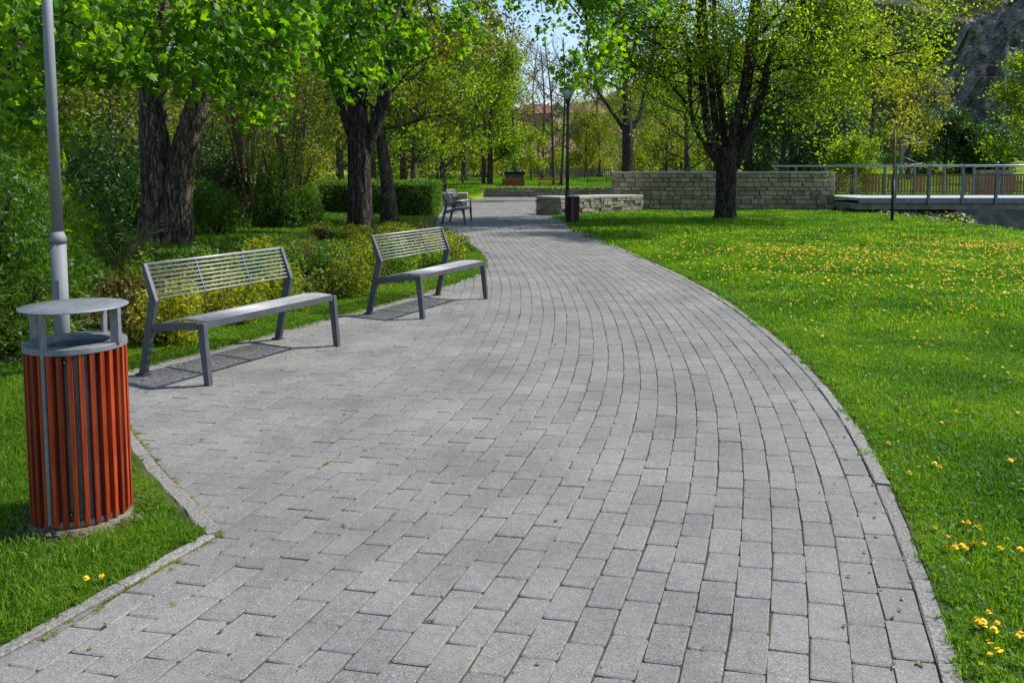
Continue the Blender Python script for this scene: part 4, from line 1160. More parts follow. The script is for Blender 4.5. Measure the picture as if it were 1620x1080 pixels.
# fences
r = empty('wire_fence', (xd(870, 56.5), 56.5, 0.45)); tag(r, 'thin green wire fence across the far lawn', 'fence')
for i in range(9):
    m = MB(); m.tube([(i * 1.3, 0, -0.1), (i * 1.3, 0, 1.0)], 0.025, 6); m.build('post', M['wire'], r)
for zz in (0.15, 0.4, 0.65, 0.95):
    m = MB(); m.tube([(0, 0, zz), (10.4, 0, zz)], 0.012, 4); m.build('wire', M['wire'], r)
r = empty('picket_fence', (xd(845, 84), 84, hz(3, 84))); tag(r, 'pale grey picket fence in front of the yellow house', 'fence')
m = MB(); m.box((0, 0, 0), (0.12, 0.03, 1.0)); pme = m.mesh('picket'); pme.materials.append(M['concrete'])
for i in range(40): link('picket', pme, None, r, (i * 0.2, 0, 0.5))
for zz in (0.25, 0.8):
    m = MB(); m.box((3.9, 0.035, zz), (8, 0.03, 0.07)); m.build('rail', M['concrete'], r)

# ------------------------------------------------------------------ the big trees
def bough(T, P, r0, r1, origin, nsub=7, L=0.9, lev=2, seed=0, spread=1.0, tipd=0.12, up=0.0, nch=(5, 4, 3), k=7):
    """limb through world points with side shoots growing on its outer two thirds"""
    P = [np.array(p) - origin for p in P]
    Q = T.limb(P, r0, r1, k=k, main=False, fine=5)
    n = len(Q); r = T.r
    for j in range(nsub):
        f = 0.3 + 0.7 * (j + r.uniform(0, 1)) / nsub; i = min(int(f * (n - 1)), n - 2)
        d = unit(Q[i + 1] - Q[i]); q = r.normal(0, 1, 3) * [1, 1, 0.6]; q = unit(q - q.dot(d) * d)
        T.grow(Q[i], d + q * spread * r.uniform(0.6, 1.4), L * r.uniform(0.7, 1.2), r1 * 0.9, 3 - lev, 3 - 1, nch, up, 0.9, 0.2, 0.62, tipd, 4)
    T.anch.append(Q[int(n * 0.8):])


# double trunk maple
O = np.array([xd(268, 15.3), 15.3, 0.15])
T = Tree(41)
root = empty('maple_tree', tuple(O)); tag(root, 'thick forked maple standing behind the nearest bench', 'tree', 'maples on the left of the path')
T.limb([(-0.13, 0, -0.5), (-0.16, 0, 0.9), (-0.2, 0, 1.8), (-0.23, 0, 2.8), (-0.15, 0.05, 4.0), (0.0, 0.2, 6.5), (0.1, 0.4, 9)], 0.33, 0.12, 54, knobby=0.06, flare=0.3)
T.limb([(0.13, 0, -0.5), (0.14, 0, 0.8), (0.25, -0.03, 1.5), (0.52, -0.05, 2.3), (0.78, 0, 3.2), (1.0, 0, 4.8), (1.2, 0, 8)], 0.32, 0.11, 54, knobby=0.06, flare=0.3)
T.limb([(-0.12, 0, 3.3), (-0.6, -0.1, 3.9), (-1.15, -0.3, 4.4), (-1.9, -0.5, 5.1), (-2.7, -0.6, 5.8)], 0.2, 0.08, 12, knobby=0.03)
T.limb([(0.8, 0, 3.9), (0.5, -0.2, 4.6), (0.35, -0.5, 5.6), (0.2, -0.8, 6.8)], 0.14, 0.06, 10)
bo = [
    [(260, 60, 15.0), (230, 20, 13), (190, 40, 11), (150, 90, 9.6), (110, 140, 8.8)],
    [(262, 50, 15.0), (280, 0, 12.5), (270, 40, 10.5), (262, 90, 9.6), (240, 120, 9.2)],
    [(335, 60, 15.0), (340, 20, 13), (335, 40, 11), (325, 90, 10.2), (330, 95, 9.8)],
    [(335, 40, 15.0), (370, 0, 13), (400, 20, 11.5), (420, 70, 10.8), (440, 110, 10.5)],
    [(250, 20, 15.0), (160, -40, 12), (90, 10, 9.5), (40, 80, 8.2), (10, 150, 7.6)],
    [(250, 40, 15.0), (120, 0, 12), (60, 60, 10), (30, 140, 9), (10, 210, 8.6)],
    [(330, 20, 15.2), (400, -60, 12), (440, -20, 10.5), (470, 20, 10), (490, 60, 9.8)],
    [(320, 0, 15.0), (300, -80, 12), (230, -50, 9.6), (180, 0, 8.4), (130, 60, 7.8)],
    [(320, 0, 15.0), (330, -80, 12), (330, -40, 10), (350, 20, 9.2), (380, 70, 9.0)],
    [(300, 10, 15.2), (240, -60, 13), (200, -10, 11.5), (205, 40, 10.8), (200, 100, 10.4)],
    [(250, 20, 15.4), (160, 30, 14.5), (90, 70, 13), (40, 120, 12.2), (-20, 170, 11.6)],
    [(330, 20, 15.4), (420, 20, 15), (480, 60, 14.4), (520, 90, 14), (560, 110, 13.8)],
]
for i, B in enumerate(bo):
    bough(T, [wp(*p) for p in B], 0.055, 0.012, O, nsub=9, L=0.72, lev=2, tipd=0.03, up=0.06)
for i in range(6):
    a = i * 1.05; h = 6.2 + i * 0.5
    T.grow((0.3 + 0.4 * math.cos(a), 0.3 * math.sin(a), h), (math.cos(a), math.sin(a), 0.45), 3.6, 0.09, 0, 2, (7, 6, 5), 0.05, 0.9, 0.15, 0.55, 0.1)
print('T1', T.finish(root, M['bark'], M['maple'], 'maple', 0.115, 4, 0.13, 0.35, 0.9, nleafparts=300))

# single trunk maple by second bench
O = np.array([xd(570, 19.1), 19.1, 0.1])
T = Tree(42)
root = empty('maple_tree', tuple(O)); tag(root, 'dark trunked maple with spreading limbs behind the second bench', 'tree', 'maples on the left of the path')
T.limb([(0.0, 0, -0.2), (0.0, 0, 1.0), (0, 0, 2.1), (-0.03, 0, 3.0)], 0.285, 0.24, 54, knobby=0.05, flare=0.35)
T.limb([(-0.08, 0, 2.3), (-0.4, 0, 3.3), (-0.9, 0, 4.5), (-1.35, 0, 5.7), (-1.9, 0, 7.4)], 0.2, 0.09, 14, knobby=0.04)
T.limb([(0, 0, 2.6), (-0.12, 0.1, 3.9), (0.05, 0.1, 6), (0.2, 0, 9)], 0.2, 0.08, 14, knobby=0.04)
T.limb([(0.08, 0, 1.9), (0.5, 0, 2.75), (0.78, -0.05, 3.8), (1.1, 0, 5.0), (1.55, 0, 6.9), (1.9, 0, 8.5)], 0.17, 0.07, 14, knobby=0.04)
T.limb([(0, 0, 2.9), (0.3, -0.1, 4.1), (0.45, -0.3, 5.4)], 0.14, 0.07, 10, knobby=0.03)
bo = [
    [(560, 60, 19), (540, 0, 17), (510, 10, 15), (480, 50, 14), (450, 80, 13.6)],
    [(570, 40, 19), (580, -20, 17), (570, 10, 15), (560, 50, 14.4), (550, 85, 14)],
    [(600, 60, 19), (640, 0, 17.5), (640, 30, 16), (625, 80, 15.3), (605, 115, 15)],
    [(590, 40, 19), (640, -30, 17), (670, 0, 16), (680, 40, 15.6), (690, 70, 15.4)],
    [(560, 20, 19), (520, -40, 16), (510, -20, 14), (530, 30, 13), (540, 60, 12.6)],
    [(560, 20, 19), (480, -40, 17), (430, -10, 15.5), (400, 30, 15), (380, 60, 14.6)],
    [(600, 20, 19), (620, -60, 16), (600, -30, 14), (600, 20, 13.4), (590, 60, 13)],
]
for B in bo: bough(T, [wp(p[0], p[1] - 28, p[2]) for p in B], 0.05, 0.012, O, nsub=8, L=0.85, lev=2, tipd=0.03, up=0.06)
# long limb that reaches over the path, seen at the top centre
for B in ([(655, -60, 19), (740, -110, 18.4), (820, -70, 18), (880, -10, 17.6), (930, 50, 17.3)],
          [(655, -70, 19), (760, -130, 18), (860, -90, 17.3), (930, -30, 17), (985, 25, 16.7)],
          [(655, -60, 19), (720, -120, 18.5), (780, -80, 18.5), (830, -20, 18.5), (870, 20, 18.5)],
          [(655, -60, 19), (740, -150, 18), (850, -110, 17), (960, -70, 16.5), (1010, -20, 16.2)],
          [(880, -20, 17.6), (920, 10, 17.3), (930, 60, 17.2), (925, 100, 17.0)]):
    bough(T, [wp(*p) for p in B], 0.06, 0.012, O, nsub=8, L=0.85, lev=2)
for i in range(6):
    a = i * 1.05 + 0.5; h = 5.5 + i * 0.6
    T.grow((0.2 * math.cos(a), 0.2 * math.sin(a), h), (math.cos(a), math.sin(a), 0.5), 3.2, 0.09, 0, 2, (6, 6, 5), 0.05, 0.9, 0.15, 0.55, 0.1)
print('T2', T.finish(root, M['barkdark'], M['maple'], 'maple', 0.12, 4, 0.15, 0.35, 0.8))

# leaning younger tree behind it
O = np.array([xd(617, 23.5), 23.5, 0.1])
T = Tree(43)
root = empty('leaning_tree', tuple(O)); tag(root, 'leaning lichen-barked tree just right of the dark maple', 'tree')
T.limb([(0.0, 0, -0.2), (-0.02, 0, 0.9), (-0.15, 0, 1.9), (-0.3, 0, 2.9), (-0.1, 0, 4.2), (0.3, 0, 6.2)], 0.22, 0.09, 18, knobby=0.06, flare=0.2)
for i in range(12):
    a = i * 2.4; h = 2.7 + i * 0.36
    T.grow((-0.25 + 0.04 * i, 0, h), (math.cos(a) + 0.5, math.sin(a), 0.3), 2.3 + 0.05 * i, 0.055, 0, 2, (6, 5, 4), 0.04, 0.9, 0.15, 0.6, 0.1)
print('T3', T.finish(root, M['barkgreen'], M['yellow'], 'oval', 0.115, 5, 0.16, 0.5, 0.5))

# big tree on the lawn
O = np.array([xd(1147, 26.8), 26.8, 0.0])
T = Tree(45)
root = empty('lawn_tree', tuple(O)); tag(root, 'big many-limbed tree standing on the lawn before the wall', 'tree')
S5 = F_PX / 26.8
def L5(pts, dy): return [((x - 1147) / S5, dy * i / max(len(pts) - 1, 1), 1.6 + (270 - y) / S5) for i, (x, y) in enumerate(pts)]
T.limb([(0.0, 0, -0.2), (0.0, 0, 0.6), (0, 0, 1.3), (0, 0, 2.0), (0, 0, 2.35)], 0.31, 0.34, 54, knobby=0.04, flare=0.45)
limbs = [
    ([(1136, 262), (1122, 232), (1111, 197), (1100, 105), (1092, 0), (1086, -110)], -0.5, 0.20, 0.07),
    ([(1140, 262), (1132, 211), (1125, 140), (1115, 70), (1113, 0), (1105, -130)], 0.8, 0.19, 0.07),
    ([(1147, 260), (1143, 176), (1134, 88), (1136, 0), (1140, -140)], 1.6, 0.16, 0.06),
    ([(1150, 262), (1153, 197), (1164, 140), (1167, 53), (1172, -60)], -1.2, 0.20, 0.06),
    ([(1156, 262), (1167, 229), (1181, 140), (1192, 70), (1197, 0), (1210, -110)], 0.6, 0.20, 0.07),
    ([(1160, 264), (1181, 211), (1199, 140), (1205, 95), (1220, 50), (1262, 5), (1300, -60)], -0.8, 0.21, 0.06),
    ([(1136, 266), (1111, 232), (1088, 200), (1081, 160), (1078, 120), (1070, 70)], -1.0, 0.11, 0.04),
]
for pts, dy, r0, r1 in limbs:
    Q = T.limb(L5(pts, dy), r0 * 0.78, r1, 12, knobby=0.03)
    nQ = len(Q)
    for j in range(9):
        i = min(int((0.22 + 0.78 * (j + T.r.random()) / 9) * (nQ - 1)), nQ - 2)
        a = T.r.uniform(0, 6.28); sgn = 1 if pts[-1][0] > 1147 else -1
        T.grow(Q[i], (math.cos(a) + sgn * 0.7, math.sin(a), T.r.uniform(0.0, 0.7)), T.r.uniform(1.9, 3.2), 0.032, 0, 2, (6, 5, 4), 0.03, 0.9, 0.16, 0.6, 0.15)
for pts, dy in (([(1082, 165), (1050, 130), (1000, 112), (950, 95)], -0.6), ([(1108, 150), (1050, 75), (990, 40), (930, 10)], 0.8), ([(1100, 90), (1060, 50), (1010, 60), (960, 60)], -1.6), ([(1202, 120), (1250, 102), (1330, 108), (1400, 90)], -0.5), ([(1215, 62), (1290, 40), (1370, 50), (1440, 30)], 0.6), ([(1190, 130), (1260, 160), (1320, 150), (1370, 165)], 1.2), ([(1262, 5), (1340, -20), (1400, 0), (1450, 10)], -1.5), ([(1230, 40), (1290, 90), (1340, 90), (1400, 130)], -1.8), ([(1195, 60), (1260, -20), (1350, -40), (1420, -20)], 1.6)):
    Q = T.limb(L5(pts, dy), 0.055, 0.018, 8, main=False)
    nQ = len(Q)
    for j in range(11):
        i = min(int((0.15 + 0.85 * (j + T.r.random()) / 11) * (nQ - 1)), nQ - 2); a = T.r.uniform(0, 6.28)
        T.grow(Q[i], unit(Q[-1] - Q[0]) * 0.7 + np.array([math.cos(a) * 0.7, math.sin(a), T.r.uniform(-0.3, 0.6)]), T.r.uniform(1.1, 1.9), 0.028, 0, 1, (6, 5), 0.0, 0.9, 0.18, 0.6, 0.2)
for i in range(9):
    a = i * 0.8; h = 7.5 + 0.5 * i
    T.grow((-0.6 + 0.2 * math.cos(a), 0.2 * math.sin(a), h), (math.cos(a) - 0.5, math.sin(a), 0.3), 3.6, 0.08, 0, 2, (6, 6, 5), 0.03, 0.9, 0.15, 0.58, 0.05)
r5 = np.random.default_rng(5)
u5 = r5.normal(0, 1, (36000, 3)); u5 /= np.linalg.norm(u5, axis=1)[:, None]; c5 = r5.uniform(-1, 1, (34, 3)) * [4.2, 4.2, 1.5] + [0.3, -2.0, 9.6]
ex5 = c5[r5.integers(0, 34, 36000)] + u5 * (0.95 * r5.uniform(0.2, 1, 36000) ** 0.5)[:, None]; ex5 = ex5[ex5[:, 2] > 7.6]
print('T5', T.finish(root, M['barkdark'], M['lime'], 'diamond', 0.115, 5, 0.22, 0.25, 0.9, bush_extra=ex5, keep=lambda A: r5.random(len(A)) < np.where(A[:, 2] > 7.2, 0.75, 0.6) * np.where((np.abs(A[:, 0] - 0.2) < 1.5) & (A[:, 2] < 5.0), 0.22, 1.0)))


def tree(name, label, px, dist, z0, h, tr, spread, leaf_m, size, per, seed, bark='bark', first=0.25, lim=11, kind='diamond', sig=None, group=None, stems=1, lean=0.0, up=0.10, levels=2, nch=(6, 5, 4), x=None):
    T = Tree(seed); r = T.r
    xx = xd(px, dist) if x is None else x
    O = np.array([xx, dist, z0]); root = empty(name, tuple(O)); tag(root, label, 'tree' if 'shrub' not in name else 'shrub', group)
    for s in range(stems):
        a = s * 2.4 + seed; off = 0 if stems == 1 else 0.25
        sx, sy = math.cos(a) * off, math.sin(a) * off
        P = [(sx, sy, -0.3), (sx * 1.3 + r.normal(0, 0.03), sy * 1.3, h * 0.25), (sx * 2.5 + lean * 0.5 + r.normal(0, 0.02 * h), sy * 2.5, h * 0.55), (sx * 4 + lean + r.normal(0, 0.03 * h), sy * 4, h * 0.92)]
        Q = T.limb(P, tr, tr * 0.25, 10 if dist > 35 else 14, knobby=0.04, flare=0.25)
        for j in range(lim):
            f = first + (0.98 - first) * (j + r.random()) / lim; i = min(int(f * (len(Q) - 1)), len(Q) - 2); a = j * 2.4 + r.uniform(0, 0.8)
            prof = math.sin(math.pi * (0.18 + 0.8 * (f - first) / (1 - first))) * 0.75 + 0.3
            T.grow(Q[i], (math.cos(a), math.sin(a), 0.35 + 0.5 * f), spread * prof * r.uniform(0.8, 1.15), tr * 0.32, 0, levels, nch, up, 0.85, 0.15, 0.58, 0.05, 5)
    nn = T.finish(root, M[bark], M[leaf_m] if leaf_m else None, kind, size, per, sig or size * 1.4, 0.4, 0.4)
    return root


TR = [
    # name, label, px, dist, z0, h, trunk r, spread, leaf, size, per, extra
    ('round_tree', 'bright green round tree on the far lawn left of the plaza', 702, 47, 0.3, 8.0, 0.2, 3.0, 'fresh', 0.2, 4, dict(first=0.3)),
    ('multi_stem_tree', 'multi-stemmed young tree beside the picnic table', 772, 55, 0.45, 9.5, 0.11, 2.5, 'fresh', 0.2, 4, dict(stems=4, lim=6, first=0.22)),
    ('park_tree', 'yellow green tree behind the round tree on the far lawn', 735, 66, 0.6, 13, 0.25, 3.8, 'yellow', 0.26, 4, dict(first=0.3)),
    ('tall_budding_tree', 'tall bronze budding tree rising left of the sky gap', 768, 80, 0.7, 19, 0.28, 3.2, 'olive', 0.28, 3, dict(first=0.25, lim=16)),
    ('park_tree', 'broad yellow green tree seen between the two maples', 640, 50, 0.4, 11.5, 0.28, 4.0, 'yellow', 0.22, 4, dict(first=0.2)),
    ('park_tree', 'mid green tree behind the clipped hedge', 655, 42, 0.2, 7.0, 0.2, 2.8, 'fresh', 0.18, 4, dict(first=0.28)),
    ('park_tree', 'green tree between the hedge and the far lawn', 590, 46, 0.3, 9.0, 0.22, 3.2, 'mid', 0.2, 4, dict(first=0.2)),
    ('small_tree', 'small bright green tree right of the orange planter box', 840, 66, 0.6, 4.0, 0.08, 1.5, 'fresh', 0.16, 3, dict(first=0.25, lim=8)),
    ('slim_tree', 'slim yellow green tree behind the far lamp', 925, 78, 0.8, 6.8, 0.1, 1.6, 'yellow', 0.18, 3, dict(first=0.2)),
    ('slim_tree', 'slim olive tree left of the wall end', 948, 92, 1.0, 7.0, 0.1, 1.9, 'olive', 0.2, 2, dict(first=0.2)),
    ('small_tree', 'small round headed tree behind the tall wall', 1052, 52, 0.4, 4.2, 0.12, 1.6, 'olive', 0.14, 2, dict(first=0.4, bark='twig')),
    ('park_tree', 'olive tree rising behind the middle of the tall wall', 1085, 48, 0.35, 7.5, 0.2, 2.7, 'fresh', 0.17, 3, dict(first=0.25)),
    ('evergreen_tree', 'dark evergreen behind the right part of the tall wall', 1235, 44, 0.3, 6.2, 0.2, 2.3, 'dark', 0.17, 5, dict(first=0.06, lim=15)),
    ('evergreen_tree', 'dark evergreen just left of the footbridge', 1300, 46, 0.3, 5.2, 0.2, 2.4, 'dark', 0.17, 5, dict(first=0.06, lim=15)),
    ('evergreen_tree', 'dark evergreen right behind the big lawn tree', 1185, 50, 0.4, 5.8, 0.2, 2.4, 'dark', 0.18, 5, dict(first=0.06, lim=15)),
    ('park_tree', 'tall yellow green tree behind the evergreens', 1290, 62, 0.6, 13.5, 0.28, 4.2, 'yellow', 0.26, 4, dict(first=0.2)),
    ('park_tree', 'tall fresh green tree behind the big lawn tree', 1180, 66, 0.6, 14, 0.3, 4.2, 'fresh', 0.26, 4, dict(first=0.2)),
    ('park_tree', 'yellow green tree above the left end of the footbridge', 1372, 60, 0.5, 11.5, 0.24, 3.6, 'yellow', 0.24, 4, dict(first=0.22)),
    ('park_tree', 'golden green tree before the left edge of the cliff', 1432, 70, 0.6, 12.0, 0.22, 3.0, 'yellow', 0.24, 3, dict(first=0.25)),
    ('park_tree', 'fresh green tree filling the gap above the evergreens', 1335, 75, 0.6, 17.0, 0.3, 4.6, 'fresh', 0.3, 4, dict(first=0.2)),
    ('park_tree', 'olive tree high behind the golden tree', 1250, 85, 0.8, 20.0, 0.3, 5.0, 'olive', 0.34, 4, dict(first=0.2)),
    ('park_tree', 'mid green tree at the right edge before the cliff', 1625, 52, 0.5, 9.0, 0.2, 2.6, 'fresh', 0.2, 5, dict(first=0.12)),
    ('small_tree', 'leafy small tree behind the footbridge railing', 1345, 40, 0.3, 2.8, 0.08, 1.3, 'fresh', 0.13, 5, dict(first=0.1)),
    ('dark_tree', 'dark tree at the foot of the cliff above the railing', 1490, 76, 0.6, 5.0, 0.2, 3.2, 'dark', 0.28, 5, dict(first=0.05)),
    ('dark_tree', 'dark tree right of the railway mast at the cliff', 1560, 74, 0.6, 3.6, 0.2, 3.0, 'dark', 0.28, 5, dict(first=0.05)),
    ('airy_tree', 'airy bronze tree just left of the far lamp', 852, 88, 0.9, 15.5, 0.16, 3.0, 'bronze', 0.17, 2, dict(first=0.2, lim=15, nch=(6, 5, 5), bark='twig')),
    ('airy_tree', 'airy yellow green tree just right of the far lamp', 918, 96, 1.0, 12.5, 0.16, 3.0, 'yellow', 0.2, 2, dict(first=0.2, lim=15, nch=(6, 5, 5), bark='twig')),
    ('airy_tree', 'airy olive tree between the far lamp and the sparse tree', 948, 84, 0.9, 13.5, 0.16, 2.8, 'olive', 0.17, 2, dict(first=0.2, lim=15, nch=(6, 5, 5), bark='twig')),
    ('airy_tree', 'tall airy green tree behind the bright small tree', 815, 78, 0.8, 14.5, 0.18, 3.0, 'yellow', 0.2, 2, dict(first=0.15, lim=14)),
    ('airy_tree', 'airy bronze tree behind the sparse tree', 1000, 80, 0.9, 13.0, 0.16, 3.2, 'olive', 0.18, 2, dict(first=0.15, lim=15, nch=(6, 5, 5), bark='twig')),
    ('airy_tree', 'fresh green tree filling between the sparse tree and the lawn tree', 1050, 72, 0.8, 14.0, 0.2, 3.6, 'fresh', 0.24, 3, dict(first=0.15, lim=14)),
    ('small_tree', 'low fresh green tree in front of the yellow house', 872, 88, 0.9, 5.5, 0.1, 2.0, 'fresh', 0.2, 4, dict(first=0.1, lim=9)),
    ('small_tree', 'low yellow green tree right of the yellow house', 912, 94, 0.9, 6.5, 0.1, 2.4, 'yellow', 0.2, 4, dict(first=0.1, lim=9)),
    ('small_tree', 'low olive tree before the wall end', 965, 100, 0.9, 6.5, 0.12, 2.8, 'olive', 0.22, 4, dict(first=0.1, lim=9)),
    # left woodland
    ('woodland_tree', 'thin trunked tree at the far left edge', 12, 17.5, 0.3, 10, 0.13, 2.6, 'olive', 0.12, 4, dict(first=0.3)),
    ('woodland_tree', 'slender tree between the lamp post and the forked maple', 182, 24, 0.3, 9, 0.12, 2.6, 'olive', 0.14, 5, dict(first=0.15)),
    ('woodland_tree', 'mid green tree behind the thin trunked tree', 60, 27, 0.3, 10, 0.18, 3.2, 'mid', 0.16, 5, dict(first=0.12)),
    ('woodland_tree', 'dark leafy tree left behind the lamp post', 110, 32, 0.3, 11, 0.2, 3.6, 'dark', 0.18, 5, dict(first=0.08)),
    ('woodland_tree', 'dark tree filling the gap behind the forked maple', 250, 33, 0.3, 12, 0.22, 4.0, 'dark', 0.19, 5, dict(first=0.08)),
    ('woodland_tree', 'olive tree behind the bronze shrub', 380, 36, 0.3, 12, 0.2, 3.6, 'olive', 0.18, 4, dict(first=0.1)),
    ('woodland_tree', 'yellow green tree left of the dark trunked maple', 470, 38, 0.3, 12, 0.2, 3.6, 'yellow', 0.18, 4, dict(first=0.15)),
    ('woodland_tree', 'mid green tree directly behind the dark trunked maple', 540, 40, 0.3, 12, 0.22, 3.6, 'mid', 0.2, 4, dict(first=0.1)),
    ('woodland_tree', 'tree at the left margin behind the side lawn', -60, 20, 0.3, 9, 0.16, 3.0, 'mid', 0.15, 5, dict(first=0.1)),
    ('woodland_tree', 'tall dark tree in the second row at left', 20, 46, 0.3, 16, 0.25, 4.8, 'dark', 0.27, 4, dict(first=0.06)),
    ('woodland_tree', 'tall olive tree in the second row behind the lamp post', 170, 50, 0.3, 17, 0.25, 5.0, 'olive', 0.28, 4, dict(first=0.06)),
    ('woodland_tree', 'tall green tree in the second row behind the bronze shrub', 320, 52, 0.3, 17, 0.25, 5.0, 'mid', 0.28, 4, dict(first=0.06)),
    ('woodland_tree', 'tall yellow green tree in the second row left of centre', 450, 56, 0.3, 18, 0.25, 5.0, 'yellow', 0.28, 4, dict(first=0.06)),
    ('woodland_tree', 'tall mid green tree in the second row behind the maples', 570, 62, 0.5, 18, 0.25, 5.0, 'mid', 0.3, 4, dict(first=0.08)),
    ('woodland_tree', 'tall yellow tree behind the round tree crowns', 665, 78, 0.7, 19, 0.25, 5.0, 'yellow', 0.34, 3, dict(first=0.1)),
    ('hill_tree', 'green tree on the slope above the cliff edge', 1478, 112, 15, 9, 0.25, 3.6, 'fresh', 0.4, 3, dict(first=0.1)),
    ('hill_tree', 'dark tree on the slope left of the cliff top', 1455, 100, 9, 9, 0.25, 3.6, 'mid', 0.4, 3, dict(first=0.1)),
    ('hill_tree', 'bright tree on the slope at the top right', 1540, 118, 19, 9, 0.25, 3.8, 'yellow', 0.4, 3, dict(first=0.1)),
    ('hill_tree', 'tree on the slope at the top right corner', 1600, 112, 23, 8, 0.25, 3.8, 'fresh', 0.4, 3, dict(first=0.1)),
]
for i, (nm, lab, px, dist, z0, h, tr_, sp, lm, sz, per, kw) in enumerate(TR):
    if per >= 4: per, sz = per - 1, sz * 1.13
    kw = dict(kw); grp = {'woodland_tree': 'woodland trees on the left', 'hill_tree': 'trees above the cliff', 'evergreen_tree': 'dark evergreens behind the tall wall', 'park_tree': 'trees of the far park'}.get(nm)
    tree(nm, lab, px, dist, z0, h, tr_, sp, lm, sz, per, 100 + i, group=grp, **kw)

# bare and sparsely leaved trees
tree('bare_tree', 'twin trunked bare tree above the low retaining wall', 881, 53, 0.4, 10.5, 0.12, 2.7, None, 0.1, 1, 201, bark='twig', stems=2, lim=12, first=0.35, nch=(6, 6, 5))
O = np.array([xd(991, 45), 45, 0.0]); T = Tree(46)
root = empty('sparse_tree', tuple(O)); tag(root, 'nearly bare tree with a long left limb behind the wall end', 'tree')
S6 = F_PX / 45
def L6(pts, dy): return [((x - 991) / S6, dy * i / max(len(pts) - 1, 1), 1.6 + (270 - y) / S6) for i, (x, y) in enumerate(pts)]
T.limb([(0, 0, -0.2), (0, 0, 2.5), (-0.03, 0, 4.6)], 0.33, 0.26, 16, knobby=0.05)
for pts, dy, r0 in (([(988, 210), (965, 178), (940, 145), (918, 125)], -0.6, 0.13), ([(990, 205), (986, 150), (988, 90), (975, 20), (970, -60)], 0.4, 0.2), ([(992, 208), (1010, 190), (1018, 150), (1030, 90), (1040, 30)], 0.8, 0.15), ([(988, 150), (960, 130), (920, 125), (895, 110)], 0.5, 0.08), ([(990, 120), (1005, 60), (1010, 0)], -0.7, 0.1), ([(986, 120), (955, 70), (930, 20), (910, -20)], 0.7, 0.09)):
    Q = T.limb(L6(pts, dy), r0, 0.035, 9, main=False)
    for j in range(8):
        i = min(int((0.3 + 0.7 * (j + T.r.random()) / 8) * (len(Q) - 1)), len(Q) - 2); a = T.r.uniform(0, 6.28)
        T.grow(Q[i], (math.cos(a), math.sin(a), T.r.uniform(0.1, 0.9)), T.r.uniform(1.3, 2.4), 0.035, 0, 2, (5, 5, 4), 0.08, 0.8, 0.17, 0.6, 0.0)
T.finish(root, M['barkdark'], M['yellow'], 'diamond', 0.15, 1, 0.15, 0.4, 0.4, keep=lambda A: np.random.default_rng(3).random(len(A)) < 0.28)
for i, (px, dist, h, lab) in enumerate(((905, 118, 11, 'bare brown tree right of the yellow house'), (940, 128, 12, 'bare brown tree on the rise behind the slim trees'), (985, 112, 11, 'bare brown tree behind the sparse tree'), (1015, 120, 12, 'bare brown tree above the sloping wall'), (1050, 110, 11, 'bare brown tree behind the small round headed tree'), (830, 125, 12, 'bare brown tree left of the yellow house'), (1095, 118, 12, 'bare brown tree left of the big lawn tree'), (858, 74, 13, 'bare tree with fine twigs left of the far lamp'), (960, 150, 12, 'bare brown tree high on the far rise'))):
    x = xd(px, dist); tree('bare_tree', lab, px, dist, hz(x, dist), h, 0.16, 3.2, 'bronze' if i not in (7,) else None, 0.16, 1, 220 + i, bark='twig', lim=12, first=0.15, group='bare trees on the far rise', nch=(6, 5, 4))

# distant wood on the valley side: one mass
r_ = np.random.default_rng(77)
n = 1500
Cx = r_.uniform(-170, 150, n); Cy = r_.uniform(140, 300, n)
ok = ~((np.abs(Cx / Cy - 0.06) < 0.05) & (Cy < 240) & (r_.random(n) < 0.6)); Cx, Cy = Cx[ok], Cy[ok]; n = len(Cx)
Cz = far_h(Cx, Cy)
hgt = r_.uniform(2.0, 4.2, n) * np.where(np.abs(Cx / Cy - 0.06) < 0.12, 0.6, 1.4)
k = 60
u_ = r_.normal(0, 1, (n, k, 3)); u_ /= np.linalg.norm(u_, axis=2)[:, :, None]; u_[:, :, 2] = np.abs(u_[:, :, 2])
P = np.stack([Cx, Cy, Cz], 1)[:, None] + u_ * (hgt[:, None, None] * r_.uniform(0.55, 1.0, (n, k, 1))) * [1, 1, 1.3]
sp = r_.integers(0, 3, n)
for q, (mt, nm) in enumerate((('bronze', 'brown'), ('olive', 'olive'), ('mid', 'green'))):
    V, Tt, rn = leaves_geo(P[sp == q].reshape(-1, 3), 1.5, 'diamond', r_, 0.2, 0.0)
    o = link('distant_wood', mesh_np('distant_wood', V, [Tt], rnd=rn), M[mt], kind='stuff'); o['label'] = nm + ' scrub and woodland on the far valley side'; o['category'] = 'woodland'

# ------------------------------------------------------------------ shrubs
bush('bronze_shrub', 'tall bronze twiggy shrub between the two maples', 'shrub', xd(395, 22), 22, 0.25, 1.5, 1.3, 4.3, M['bronze'], 9000, 0.075, 301, stems=16, lumps=16, stem_m=M['twig'], flat=0.2)
bush('bronze_shrub', 'second bronze shrub left of the dark trunked maple', 'shrub', xd(465, 24), 24, 0.25, 1.4, 1.3, 3.9, M['olive'], 8000, 0.08, 302, stems=14, lumps=14, stem_m=M['twig'])
bush('green_shrub', 'fresh green shrub in front of the bronze shrub', 'shrub', xd(437, 20.5), 20.5, 0.25, 0.75, 0.7, 2.1, M['mid'], 4500, 0.1, 303, kind='hand')
bush('green_shrub', 'low fresh green shrub left of the dark maple trunk', 'shrub', xd(490, 21), 21, 0.2, 0.7, 0.7, 0.9, M['mid'], 4500, 0.09, 304, kind='hand')
bush('green_shrub', 'leafy shrub beside the forked maple trunk', 'shrub', xd(340, 17.8), 17.8, 0.2, 0.8, 0.7, 1.2, M['mid'], 3500, 0.09, 305, kind='hand')
